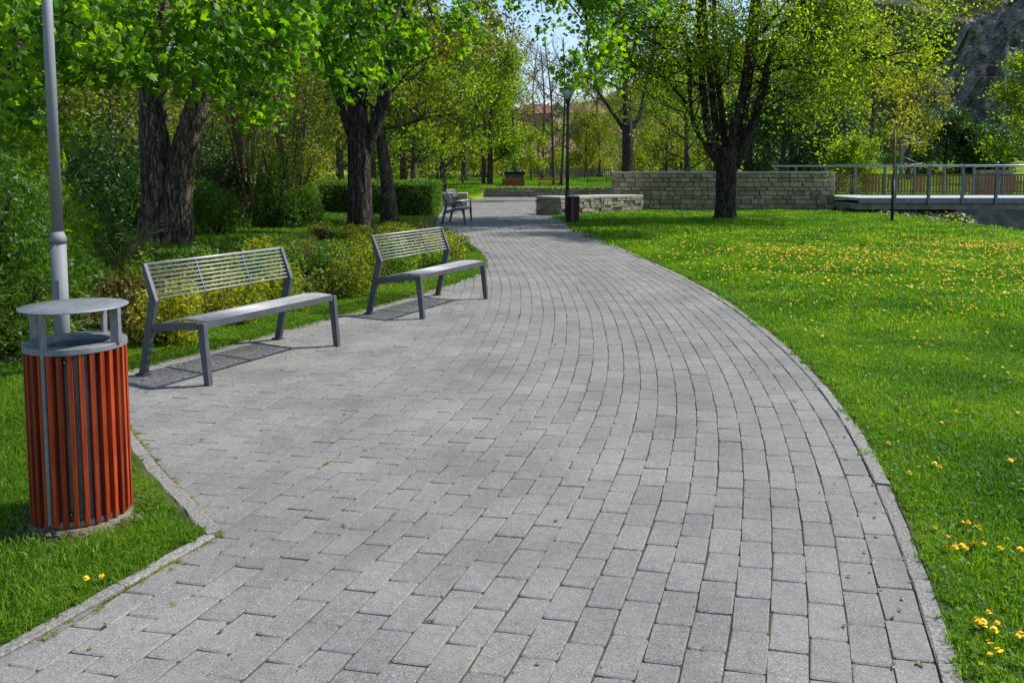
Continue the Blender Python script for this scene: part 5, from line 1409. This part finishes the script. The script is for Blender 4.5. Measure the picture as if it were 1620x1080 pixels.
sb = [(10, 8.5, 1.0, 1.5, 'fresh', 'leafy dark shrub at the left edge above the side lawn'), (-30, 7.0, 0.9, 1.3, 'mid', 'leafy shrub at the far left behind the litter bin'), (50, 9.5, 0.8, 0.95, 'fresh', 'leafy shrub left of the lamp post'), (120, 12, 0.8, 0.75, 'mid', 'dark shrub right behind the lamp post'), (150, 13.5, 0.8, 0.7, 'mid', 'dark shrub left of the forked maple'), (40, 12.5, 1.5, 2.2, 'dark', 'tall dark shrub behind the left leafy shrubs'), (110, 16, 1.6, 2.0, 'dark', 'wide dark shrub in the shade left of the maple'), (180, 18.5, 1.2, 1.3, 'dark', 'dark shrub behind the forked maple'), (330, 22, 1.3, 1.5, 'dark', 'dark shrub right behind the forked maple'), (-20, 17, 1.8, 2.6, 'mid', 'tall shrub at the left margin in second row'), (260, 24, 1.8, 2.2, 'dark', 'large dark shrub deep behind the forked maple'), (160, 22, 1.8, 2.4, 'dark', 'large green shrub deep behind the lamp post'), (60, 22, 1.8, 2.6, 'dark', 'large dark shrub deep at the left'), (470, 32, 1.6, 2.2, 'olive', 'olive shrub left of the clipped hedge')]
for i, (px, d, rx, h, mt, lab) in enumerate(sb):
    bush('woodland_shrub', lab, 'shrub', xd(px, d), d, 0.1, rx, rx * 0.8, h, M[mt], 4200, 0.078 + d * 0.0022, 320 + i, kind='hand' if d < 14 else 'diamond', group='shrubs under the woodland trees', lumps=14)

for i, (px, d, rx, h, mt, lab) in enumerate(((600, 60, 2.6, 2.6, 'fresh', 'bright shrub mass seen over the hedge at its left'), (645, 70, 3.0, 3.2, 'yellow', 'yellow green shrub mass behind the square dark bin'), (700, 78, 3.4, 3.6, 'fresh', 'large fresh green shrub behind the round tree'), (755, 84, 3.2, 3.2, 'yellow', 'yellow green shrub behind the picnic table'), (800, 92, 3.2, 3.0, 'olive', 'olive shrub left of the yellow house'), (945, 86, 2.6, 2.2, 'yellow', 'low yellow green shrub right of the picket fence'), (1010, 78, 2.8, 3.0, 'olive', 'olive shrub behind the wall beside the sparse tree'), (1075, 70, 2.8, 3.4, 'fresh', 'fresh shrub behind the tall wall left of the big tree'), (1120, 76, 3.0, 3.6, 'yellow', 'yellow green shrub right behind the big lawn tree'))):
    x = xd(px, d); bush('park_shrub', lab, 'shrub', x, d, hz(x, d), rx, rx * 0.8, h, M[mt], 2600, 0.24, 360 + i, group='shrubs of the far park', lumps=14)

# low shrubs of the planting bed
r_ = np.random.default_rng(9)
used = {}


def shrub_label(adj, s, row, x, y):
    size = 'small' if s < 0.88 else ('rounded' if s < 1.05 else 'bushy')
    rowt = ('front-row', 'second-row', 'third-row', 'back-row')[row]
    if y < 6.9: z = 'beside the lamp post'
    elif y < 7.5: z = 'behind the middle of the nearest bench'
    elif y < 8.3: z = 'behind the far end of the nearest bench'
    elif y < 9.3: z = 'in the gap between the two benches'
    elif y < 10.1: z = 'behind the near end of the second bench'
    elif y < 11.0: z = 'behind the far end of the second bench'
    elif y < 12.6: z = 'just past the second bench'
    elif y < 14.5: z = 'where the bed edge bulges into the path'
    elif y < 16.5: z = 'level with the forked maple'
    elif y < 18.2: z = 'before the dark trunked maple'
    else: z = 'beside the dark trunked maple'
    t = f'{size} {adj} shrub, {rowt}, {z}'
    if t in used: t = t.replace(size, size + ' sprawling', 1) if t.replace(size, size + ' sprawling', 1) not in used else t.replace(size, size + ' loose', 1)
    used[t] = 1
    return t


kinds = [('gold', 'golden-leaved'), ('olive', 'olive green'), ('gold', 'golden-leaved'), ('bronze', 'bronze-leaved'), ('hedge', 'green')]
cnt = 0
for row, off in enumerate((0.72, 1.4, 2.2, 3.1)):
    y = 5.9 + 0.3 * row
    while y < 19.5 - row * 0.6:
        d = 0.62 + 0.12 * row
        y += d * r_.uniform(0.75, 1.5)
        x = xL(y) - off * (1 + r_.normal(0, 0.1))
        # keep clear of the two trunks
        if abs(x - xd(268, 15.3)) < 0.8 and abs(y - 15.3) < 0.8: continue
        if abs(x - xd(570, 19.1)) < 0.6 and abs(y - 19.1) < 0.6: continue
        if abs(x - xd(93, 6.3)) < 0.3 and abs(y - 6.3) < 0.5: continue
        mt, adj = kinds[int(r_.choice(5, p=[0.22, 0.24, 0.14, 0.12, 0.28]))]
        s = r_.uniform(0.75, 1.2); h = 0.44 * s * (1 - 0.4 * max(0, (y - 11) / 9)) - 0.02 * row
        bush('low_shrub', shrub_label(adj, s, row, x, y), 'shrub', x, y, float(left_h(np.array(x), np.array(y))) - 0.02, 0.36 * s, 0.36 * s, h, M[mt], 1850, 0.049, 400 + cnt, group=adj + ' low shrubs in the planting bed', lumps=12, stems=7, stem_m=M['twig'], flat=0.1)
        cnt += 1
bush('golden_shrub', 'bright golden shrub just behind the near end of the nearest bench', 'shrub', -3.1, 7.35, 0.0, 0.30, 0.30, 0.50, M['gold'], 3000, 0.04, 390, lumps=12, flat=0.1)
print('low shrubs', cnt)

# clipped hedge
r_ = np.random.default_rng(19)
root = empty('clipped_hedge', (xd(603, 29), 29, 0.1)); tag(root, 'clipped flat-topped hedge behind the leaning tree', 'hedge')
n = 20000; hx, hy, hzz = 2.05, 1.3, 1.12
f = r_.random(n)
P = np.stack([r_.uniform(-1, 1, n), r_.uniform(-1, 1, n), r_.random(n)], 1)
s = r_.integers(0, 4, n)
P[s == 0, 2] = 1; P[s == 1, 1] = -1; P[(s == 2), 0] = np.sign(P[s == 2, 0])
P = P * [hx, hy, hzz]
q = np.maximum(np.abs(P[:, 0]) - (hx - 0.35), 0); q2 = np.maximum(np.abs(P[:, 1]) - (hy - 0.35), 0)
P[:, 2] -= np.where(s == 0, (q ** 2 + q2 ** 2) * 1.0, 0)
P += r_.normal(0, 0.035, (n, 3)) + (0.05 * smooth_noise(P[:, 0], P[:, 2] * 2 + P[:, 1], 4, 3))[:, None]
V, Tt, rn = leaves_geo(P, 0.07, 'diamond', r_, 0.2, 0)
link('foliage', mesh_np('foliage', V, [Tt], rnd=rn), M['hedge'], root, kind='stuff')
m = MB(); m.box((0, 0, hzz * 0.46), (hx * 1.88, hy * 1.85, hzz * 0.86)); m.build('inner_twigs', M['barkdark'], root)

# ------------------------------------------------------------------ grass by instancing tufts
def tuft(name, n, w, h, spread, mat, seed, bend=0.5):
    r = np.random.default_rng(seed)
    c = r.uniform(-spread, spread, (n, 2)); a = r.uniform(0, 6.28, n); hh = h * r.uniform(0.45, 1.25, n); ww = w * r.uniform(0.7, 1.3, n)
    bd = r.uniform(0.15, 1.0, n) * bend; ba = r.uniform(0, 6.28, n)
    dx, dy = np.cos(a) * ww / 2, np.sin(a) * ww / 2
    bx_, by_ = np.cos(ba) * bd * hh, np.sin(ba) * bd * hh
    V = np.zeros((n, 5, 3))
    V[:, 0] = np.c_[c[:, 0] - dx, c[:, 1] - dy, np.zeros(n)]; V[:, 1] = np.c_[c[:, 0] + dx, c[:, 1] + dy, np.zeros(n)]
    V[:, 2] = np.c_[c[:, 0] + dx * 0.8 + bx_ * 0.3, c[:, 1] + dy * 0.8 + by_ * 0.3, hh * 0.6]; V[:, 3] = np.c_[c[:, 0] - dx * 0.8 + bx_ * 0.3, c[:, 1] - dy * 0.8 + by_ * 0.3, hh * 0.6]
    V[:, 4] = np.c_[c[:, 0] + bx_, c[:, 1] + by_, hh * (1.0 - 0.25 * bd)]
    b = np.arange(n)[:, None] * 5
    me = mesh_np(name, V.reshape(-1, 3), [b + [0, 1, 2, 3], b + [3, 2, 4]], rnd=np.repeat(r.random(n), 5))
    me.materials.append(mat)
    return bpy.data.objects.new(name, me)


def scatter(name, label, P, tufts, cat='grass', smin=0.8, smax=1.25, seed=1, zs=None):
    r = np.random.default_rng(seed); n = len(P)
    me = bpy.data.meshes.new(name); me.vertices.add(n); me.vertices.foreach_set('co', np.asarray(P, np.float32).ravel())
    a = me.attributes.new('rotz', 'FLOAT', 'POINT'); a.data.foreach_set('value', r.uniform(0, 6.283, n).astype(np.float32))
    a = me.attributes.new('scl', 'FLOAT', 'POINT'); a.data.foreach_set('value', (r.uniform(smin, smax, n) if zs is None else zs).astype(np.float32))
    a = me.attributes.new('pick', 'INT', 'POINT'); a.data.foreach_set('value', r.integers(0, len(tufts), n).astype(np.int32))
    o = link(name, me, kind='stuff'); o['label'] = label; o['category'] = cat
    ng = bpy.data.node_groups.new(name + '_nodes', 'GeometryNodeTree')
    ng.interface.new_socket('Geometry', in_out='INPUT', socket_type='NodeSocketGeometry'); ng.interface.new_socket('Geometry', in_out='OUTPUT', socket_type='NodeSocketGeometry')
    N, Lk = ng.nodes, ng.links
    gi = N.new('NodeGroupInput'); go = N.new('NodeGroupOutput')
    g2i = N.new('GeometryNodeGeometryToInstance')
    for t in tufts:
        oi = N.new('GeometryNodeObjectInfo'); oi.inputs['Object'].default_value = t; oi.inputs['As Instance'].default_value = True
        Lk.new(oi.outputs['Geometry'], g2i.inputs[0])
    ip = N.new('GeometryNodeInstanceOnPoints'); ip.inputs['Pick Instance'].default_value = True
    Lk.new(gi.outputs[0], ip.inputs['Points']); Lk.new(g2i.outputs[0], ip.inputs['Instance'])
    def attr(nm, ty):
        x = N.new('GeometryNodeInputNamedAttribute'); x.data_type = ty; x.inputs['Name'].default_value = nm; return x.outputs['Attribute']
    Lk.new(attr('pick', 'INT'), ip.inputs['Instance Index'])
    cx = N.new('ShaderNodeCombineXYZ'); Lk.new(attr('rotz', 'FLOAT'), cx.inputs['Z']); Lk.new(cx.outputs[0], ip.inputs['Rotation'])
    Lk.new(attr('scl', 'FLOAT'), ip.inputs['Scale'])
    Lk.new(ip.outputs[0], go.inputs[0])
    mo = o.modifiers.new('scatter', 'NODES'); mo.node_group = ng
    return o


tn = [tuft('grass_tuft', 210, 0.0034, 0.043, 0.10, M['grass'], i, 0.9) for i in range(4)]
tm = [tuft('grass_tuft', 220, 0.009, 0.06, 0.24, M['grass'], 10 + i, 0.8) for i in range(4)]
tf = [tuft('grass_tuft', 200, 0.022, 0.085, 0.55, M['grass'], 20 + i, 0.7) for i in range(3)]
r_ = np.random.default_rng(33)


def inside_frame(x, y, m=0.8): return (np.abs(x) < y * 0.66 + m)


def lawn_points(step, y0, y1, side, marg, zmod=0):
    gx = np.arange(-24, 24, step); gy = np.arange(y0, y1, step); X, Y = np.meshgrid(gx, gy); X = X.ravel() + r_.uniform(-step, step, X.size) * 0.5; Y = Y.ravel() + r_.uniform(-step, step, Y.size) * 0.5
    if side > 0: ok = (X > xR(Y) + 0.06 + marg) & (X < 13.1) & inside_frame(X, Y)
    else: ok = (X < xL(Y) - 0.06 - marg - np.where((Y > 3.35) & (Y < 6.1), 0.16, 0)) & inside_frame(X, Y)
    # keep off the walls' footprints
    ok &= ~((Y > 32.2) & (side > 0)); lx = (X - 1.62) * 0.797 + (Y - 29.0) * 0.604; ly = -(X - 1.62) * 0.604 + (Y - 29.0) * 0.797
    ok &= ~((lx > -0.1) & (ly > -0.05) & (side > 0))
    X, Y = X[ok], Y[ok]
    z = lawn_h(X, Y) if side > 0 else left_h(X, Y)
    return np.stack([X, Y, z - 0.004], 1)


Pn = lawn_points(0.115, 1.5, 8.5, 1, 0.125)
scatter('lawn_grass', 'short mown grass of the near right lawn', Pn, tn, seed=2)
# ragged tufts right against the kerb
s = np.arange(0, len(KRS)); s = s[(KRS[:, 1] > 1.5) & (KRS[:, 1] < 14)]
q = KRS[r_.choice(s, 2600)] + np.stack([0.185 - np.abs(r_.normal(0, 0.04, 2600)), r_.normal(0, 0.03, 2600)], 1)
te = [tuft('edge_tuft', 34, 0.004, 0.032, 0.03, M['grass'], 60 + i, 1.3) for i in range(3)]
scatter('kerb_grass', 'small grass tufts creeping over the right kerb', np.c_[q, np.full(len(q), 0.004)], te, seed=14, smin=0.5, smax=1.2)
scatter('middle_lawn_grass', 'short mown grass of the middle lawn', lawn_points(0.25, 8.3, 18, 1, 0.18), tm, seed=3)
scatter('far_lawn_grass', 'grass of the lawn under the big tree', lawn_points(0.5, 17.6, 32.2, 1, 0.4), tf, seed=4)
Pl = lawn_points(0.115, 1.5, 6.2, -1, 0.06); dd = np.hypot(Pl[:, 0] - BX, Pl[:, 1] - BY); Pl = Pl[dd > 0.30]
tl = [tuft('grass_tuft', 150, 0.0045, 0.048, 0.10, M['grassdark'], 30 + i, 0.8) for i in range(4)]
scatter('side_lawn_grass', 'grass around the litter bin', Pl, tl, seed=5)
# grass strip between the path and the shrubs, thinner under the trees
ymid = r_.uniform(6.0, 20.2, 5200); xo = np.abs(r_.normal(0, 0.45, 5200)) + 0.06
P = np.stack([xL(ymid) - xo, ymid, np.full(5200, 0.0)], 1); P[:, 2] = left_h(P[:, 0], P[:, 1])
sl_ = np.linspace(0, 1, 900); kp = XLp[(XLp[:, 1] >= 0) & (XLp[:, 1] <= 6.1)]; kt = np.concatenate([[0], np.cumsum(np.linalg.norm(np.diff(kp, axis=0), axis=1))])
q_ = np.stack([np.interp(sl_ * kt[-1], kt, kp[:, 0]), np.interp(sl_ * kt[-1], kt, kp[:, 1])], 1); dq = np.gradient(q_, axis=0); dq /= np.linalg.norm(dq, axis=1)[:, None]
q_ = q_ + np.stack([-dq[:, 1], dq[:, 0]], 1) * (r_.uniform(0.07, 0.21, 900) + np.where(q_[:, 1] > 3.5, 0.05, 0))[:, None]
scatter('left_kerb_grass', 'small grass tufts along the left kerb stones', np.c_[q_, np.full(900, 0.004)], [tuft('edge_tuft', 40, 0.004, 0.036, 0.035, M['grassdark'], 65 + i, 1.2) for i in range(3)], seed=15, smin=0.6, smax=1.2)
ts = [tuft('strip_tuft', 60, 0.006, 0.05, 0.07, M['grassdark'], 70 + i, 1.2) for i in range(3)]
scatter('bed_edge_grass', 'rough grass strip along the planting bed edge', P, ts, seed=6)
P = lawn_points(0.5, 9, 33.5, -1, 0.6); P = P[r_.random(len(P)) < np.where(P[:, 1] > 15, 0.8, np.where(P[:, 0] < xL(P[:, 1]) - 2.6, 0.55, 0.12))]
scatter('shade_grass', 'thin grass under the left trees', P, [tuft('grass_tuft', 200, 0.016, 0.08, 0.5, M['grassdark'], 80 + i, 0.7) for i in range(3)], seed=7)
# leafy ground cover and litter in the bed
n = 20000
y_ = r_.uniform(6.2, 19, n); x_ = xL(y_) - 0.1 - np.abs(r_.normal(0, 3.6, n)); P = np.stack([x_, y_, left_h(x_, y_) + r_.uniform(0.0, 0.06, n)], 1)
leaf_patch('ground_cover', 'small leafy ground cover between the low shrubs', P, 0.045, M['hedge'], 'diamond', 8, cat='ground cover', flat=0.7)
n = 5000
y_ = r_.uniform(7, 19, n); x_ = xL(y_) - 0.5 - np.abs(r_.normal(0, 3.2, n)); P = np.stack([x_, y_, left_h(x_, y_) + 0.012], 1)
leaf_patch('leaf_litter', 'dry brown leaves lying under the shrubs', P, 0.06, M['litter'], 'oval', 9, cat='leaf litter', flat=0.85)
# clover-like leaves in the lawn
n = 14000
y_ = 1.8 + r_.random(n) ** 1.4 * 9; x_ = xR(y_) + 0.1 + np.abs(r_.normal(0, 1, n)) * 1.8; ok = inside_frame(x_, y_, 0.3); x_, y_ = x_[ok], y_[ok]
P = np.stack([x_, y_, lawn_h(x_, y_) + r_.uniform(0.015, 0.045, len(x_))], 1)
leaf_patch('clover', 'clover leaves mixed into the near lawn', P, 0.024, M['fresh'], 'diamond', 10, cat='clover', flat=0.75)
# far meadow grass tufts
n = 5200
y_ = 50.5 + r_.random(n) ** 1.6 * 45; x_ = r_.uniform(-0.25, 0.6, n) * y_; P = np.stack([x_, y_, far_h(x_, y_)], 1)
tg = [tuft('meadow_tuft', 120, 0.05, 0.16, 0.9, M['grass'], 90 + i, 0.6) for i in range(2)]
scatter('meadow_grass', 'longer grass of the far meadow', P, tg, seed=17)
n = 2600
x_ = r_.uniform(13, 40, n); y_ = r_.uniform(35.6, 50, n)
P = np.stack([x_, y_, 0.15 + 0.04 * (y_ - 35.5) + np.clip((x_ - 30) / 20, 0, 1) * 1.5], 1)
scatter('far_bank_grass', 'grass of the bank beyond the footbridge', P, tg, seed=18, smin=0.5, smax=0.9)

n = 2200
y_ = r_.uniform(36, 50, n); x_ = -3.9 - np.abs(r_.normal(0, 9, n)); x_[y_ > 45] += 1.6
P = np.stack([x_, y_, (y_ - 35.5) / 15 * 0.44], 1)
scatter('rise_grass', 'grass of the rise left of the plaza', P, tg, seed=19, smin=0.4, smax=0.8)

# weeds in the joints of the paving
ed = XLp[(XLp[:, 1] > 1.4) & (XLp[:, 1] < 13)]; tt_ = np.concatenate([[0], np.cumsum(np.linalg.norm(np.diff(ed, axis=0), axis=1))])
s = r_.uniform(0, tt_[-1], 800); P = np.stack([np.interp(s, tt_, ed[:, 0]) + np.abs(r_.normal(0, 0.02, 800)), np.interp(s, tt_, ed[:, 1]), np.full(800, -0.008)], 1)
tw = [tuft('weed_tuft', 16, 0.005, 0.022, 0.014, M['yellow'], 110 + i, 1.4) for i in range(3)]
n2 = 750; k_ = r_.integers(0, len(slots), n2); e_ = r_.choice([-0.5, 0.5], n2)
jx = slots[k_, 0] - np.sin(slots[k_, 2]) * e_ * W + np.cos(slots[k_, 2]) * r_.uniform(-.12, .12, n2); jy = slots[k_, 1] + np.cos(slots[k_, 2]) * e_ * W + np.sin(slots[k_, 2]) * r_.uniform(-.12, .12, n2)
keep = r_.random(n2) < np.clip(1.1 - (jx - xL(jy)) / 2.2, 0.12, 1)
P = np.concatenate([P, np.stack([jx, jy, np.full(n2, -0.006)], 1)[keep]])
scatter('joint_weeds', 'tiny weeds and moss in the paving joints', P, tw, cat='weeds', seed=8, smin=0.3, smax=1.0)
# grit and dry crumbs in the joints
n = 1500
k_ = r_.integers(0, len(slots), n); sd_ = slots[k_]; e_ = r_.choice([-0.5, 0.5], n)
P = np.stack([sd_[:, 0] - np.sin(sd_[:, 2]) * e_ * W + r_.normal(0, 0.01, n), sd_[:, 1] + np.cos(sd_[:, 2]) * e_ * W + r_.normal(0, 0.03, n), np.full(n, 0.0035)], 1)
P = P[P[:, 1] < 9]
leaf_patch('fallen_crumbs', 'tiny dry leaf crumbs scattered over the paving', P, 0.011, M['litter'], 'oval', 18, cat='leaf litter', flat=0.9)

n = 90
y_ = 2.5 + r_.random(n) ** 1.5 * 12; x_ = np.where(r_.random(n) < 0.45, xR(y_) - np.abs(r_.normal(0, 0.15, n)), np.where(r_.random(n) < 0.4, xL(y_) + np.abs(r_.normal(0, 0.3, n)), r_.uniform(xL(y_), xR(y_))))
leaf_patch('fallen_leaves', 'small dry brown leaves lying on the paving', np.stack([x_, y_, np.full(n, 0.009)], 1), 0.026, M['litter'], 'oval', 28, cat='fallen leaves', flat=0.93)

# ornamental grass seed heads by the trunk
def grass_plume(x, y, z, h, n, label, seed):
    r = np.random.default_rng(seed); root = empty('ornamental_grass', (x, y, z)); tag(root, label, 'grass', 'arching straw grasses in the bed')
    m = MB()
    for i in range(n):
        a = r.uniform(0, 6.28); l = r.uniform(0.25, 0.6) * h; hh = h * r.uniform(0.6, 1.0)
        t = np.linspace(0, 1, 6); P = np.stack([np.cos(a) * l * t ** 1.7, np.sin(a) * l * t ** 1.7, hh * (t * 1.35 - 0.55 * t ** 3)], 1)
        m.tube(P, np.linspace(0.005, 0.0025, 6), 3, False)
    m.build('blades', M['straw'], root)
grass_plume(xd(215, 11.5), 11.5, 0.15, 0.95, 34, 'arching straw grass left of the forked maple trunk', 1)
grass_plume(xd(190, 10.2), 10.2, 0.12, 0.8, 26, 'shorter straw grass nearer the lamp post', 2)

# ------------------------------------------------------------------ dandelions and daisies
def flower_meshes(k=3):
    out = []
    for i in range(k):
        r = np.random.default_rng(500 + i)
        m = MB(); n = 14; V = [(0, 0, 0.006)]
        for j in range(n):
            a = j / n * 6.283; q = r.uniform(0.8, 1.1) * (0.019 if j % 2 else 0.015); V.append((math.cos(a) * q, math.sin(a) * q, r.uniform(-0.002, 0.004)))
        m.add(V, None, [[0, 1 + j, 1 + (j + 1) % n] for j in range(n)])
        V2 = [(a * 0.6, b * 0.6, 0.010 + (0.002 if q else 0)) for q, (a, b, c) in enumerate(V)]
        m.add(V2, None, [[0, 1 + j, 1 + (j + 1) % n] for j in range(n)])
        me = m.mesh('flower_head'); me.materials.append(M['petal']); out.append(me)
    return out


heads = flower_meshes()
sm = MB(); sm.tube([(0, 0, 0), (0.004, 0, 0.5), (0, 0, 1.0)], [0.0022, 0.0018, 0.0018], 4, False); stem_me = sm.mesh('stem'); stem_me.materials.append(M['grass'])


def dens(x, y):
    v = 0.22 + 0.9 * np.clip(smooth_noise(x, y, 0.7, 71), 0, 1) ** 1.3 + 0.5 * np.clip(smooth_noise(x, y, 2.6, 72), 0, 1) ** 1.5
    band = np.exp(-((y - 14.0) / 5.2) ** 2) * 1.0 + 0.06
    return v * band


n = 60000
y_ = r_.uniform(2.3, 30, n); x_ = xR(y_) + 0.15 + r_.uniform(0, 16, n)
ok = (x_ < 12.8) & inside_frame(x_, y_, 0.2) & (r_.random(n) < dens(x_, y_) * 1.1 * np.clip((x_ - xR(y_)) / 2.5, 0.15, 1)); x_, y_ = x_[ok], y_[ok]
# clumps near the lower right corner as in the photograph
cl = [(1555, 1005, 5), (1590, 1020, 5), (1530, 840, 4), (1600, 890, 3), (1520, 880, 3), (1450, 860, 2), (1480, 750, 2), (1490, 680, 2), (1610, 745, 2), (1330, 645, 1), (1380, 715, 1), (1380, 770, 1), (1570, 590, 3), (1350, 615, 1), (1560, 1060, 3), (1500, 870, 3), (1545, 870, 3)]
ex, ey, ec = [], [], []
for (px, py, c) in cl:
    X0, Y0 = at(px, py)
    for i in range(c): ex.append(X0 + r_.normal(0, 0.035)); ey.append(Y0 + r_.normal(0, 0.035)); ec.append((px, py, c))
for (px, py, c) in ((175, 925, 1), (148, 945, 1)):
    X0, Y0 = at(px, py)
    for i in range(c): ex.append(X0 + r_.normal(0, 0.03)); ey.append(Y0 + r_.normal(0, 0.03)); ec.append((px, py, c))
nearmask = y_ < 6.0; drop = nearmask & (r_.random(len(x_)) < 0.7); x_, y_ = x_[~drop], y_[~drop]
X_ = np.concatenate([np.array(ex), x_]); Y_ = np.concatenate([np.array(ey), y_])
X_ = np.where(X_ > 0, np.maximum(X_, xR(Y_) + 0.17), X_); EC = ec + [None] * len(x_); o_ = np.argsort(np.hypot(X_, Y_)); X_, Y_ = X_[o_], Y_[o_]; EC = [EC[q] for q in o_]
Hh = r_.uniform(0.03, 0.06, len(X_))
print('dandelions', len(X_))
for i in range(min(300, len(X_))):
    z = float(lawn_h(np.array([X_[i]]), np.array([Y_[i]]))[0]) if X_[i] > 0 else 0.004
    d = empty('dandelion', (X_[i], Y_[i], z))
    e = EC[i]
    if e is not None and e[0] < 400:
        lab = 'yellow dandelion by the left kerb below the litter bin, the ' + ('right' if e[0] > 160 else 'left') + ' one'; gp = 'dandelions by the left kerb'
    elif e is not None:
        num = {1: 'single', 2: 'pair', 3: 'group of three', 4: 'group of four', 5: 'clump of five'}[e[2]]
        vert = 'at the bottom right corner' if e[1] > 980 else ('low on the right lawn' if e[1] > 800 else ('on the right lawn halfway up' if e[1] > 700 else 'on the lawn where the kerb bends'))
        horz = 'close to the kerb' if e[0] < 1400 or (e[0] < 1500 and e[1] > 800) else ('near the photo edge' if e[0] > 1565 else 'a step from the kerb')
        lab = f'yellow dandelion, {num}, {vert}, {horz}'; gp = lab.replace('dandelion,', 'dandelions,')
    else:
        dk = X_[i] - float(xR(Y_[i]))
        band = 'of the near lawn' if Y_[i] < 6 else ('of the lawn level with the nearest bench' if Y_[i] < 9 else ('of the lawn level with the second bench' if Y_[i] < 12 else 'of the lawn past the second bench'))
        side = 'along the kerb side' if dk < 1.2 else ('in the middle' if dk < 3.5 else 'toward the right side')
        lab = f'yellow dandelion standing {side} {band}'; gp = f'dandelions {side} {band}'
    tag(d, lab, 'flower', gp)
    link('stem', stem_me, None, d, None, None, (1, 1, Hh[i]))
    s = r_.uniform(0.6, 0.95); link('flower_head', heads[i % 3], None, d, (0, 0, Hh[i]), (r_.normal(0, 0.3), r_.normal(0, 0.3), r_.uniform(0, 6)), (s, s, s))
X_, Y_, Hh = X_[300:], Y_[300:], Hh[300:]
a = np.arange(6) / 6 * 6.283
z = lawn_h(X_, Y_) + Hh
s = r_.uniform(0.9, 1.7, len(X_)) * 0.0155
V = np.zeros((len(X_), 7, 3)); V[:, 0] = np.stack([X_, Y_, z + 0.012], 1)
for j in range(6): V[:, 1 + j] = np.stack([X_ + np.cos(a[j]) * s, Y_ + np.sin(a[j]) * s, z + r_.normal(0, 0.004, len(X_))], 1)
b = np.arange(len(X_))[:, None, None] * 7
Tt = (b + np.array([[0, 1 + j, 1 + (j + 1) % 6] for j in range(6)])[None]).reshape(-1, 3)
o = link('dandelions', mesh_np('dandelions', V.reshape(-1, 3), [Tt]), M['petal'], kind='stuff'); o['label'] = 'hundreds of tiny yellow dandelions across the middle lawn'; o['category'] = 'flowers'
n = 900
y_ = r_.uniform(3, 16, n); x_ = xR(y_) + 0.4 + r_.uniform(0, 9, n); ok = inside_frame(x_, y_, 0) & (x_ < 12) & (smooth_noise(x_, y_, 0.9, 73) > 0.35); x_, y_ = x_[ok], y_[ok]
V = np.zeros((len(x_), 7, 3)); z = lawn_h(x_, y_) + 0.05; V[:, 0] = np.stack([x_, y_, z + 0.003], 1)
for j in range(6): V[:, 1 + j] = np.stack([x_ + np.cos(a[j]) * 0.009, y_ + np.sin(a[j]) * 0.009, z], 1)
b = np.arange(len(x_))[:, None, None] * 7
o = link('daisies', mesh_np('daisies', V.reshape(-1, 3), [(b + np.array([[0, 1 + j, 1 + (j + 1) % 6] for j in range(6)])[None]).reshape(-1, 3)]), M['daisy'], kind='stuff'); o['label'] = 'tiny white daisies in the near lawn'; o['category'] = 'flowers'

tri = 0
for me in bpy.data.meshes:
    tri += len(me.loops) - 2 * len(me.polygons)
print('unique triangles', tri, 'objects', len(bpy.data.objects))
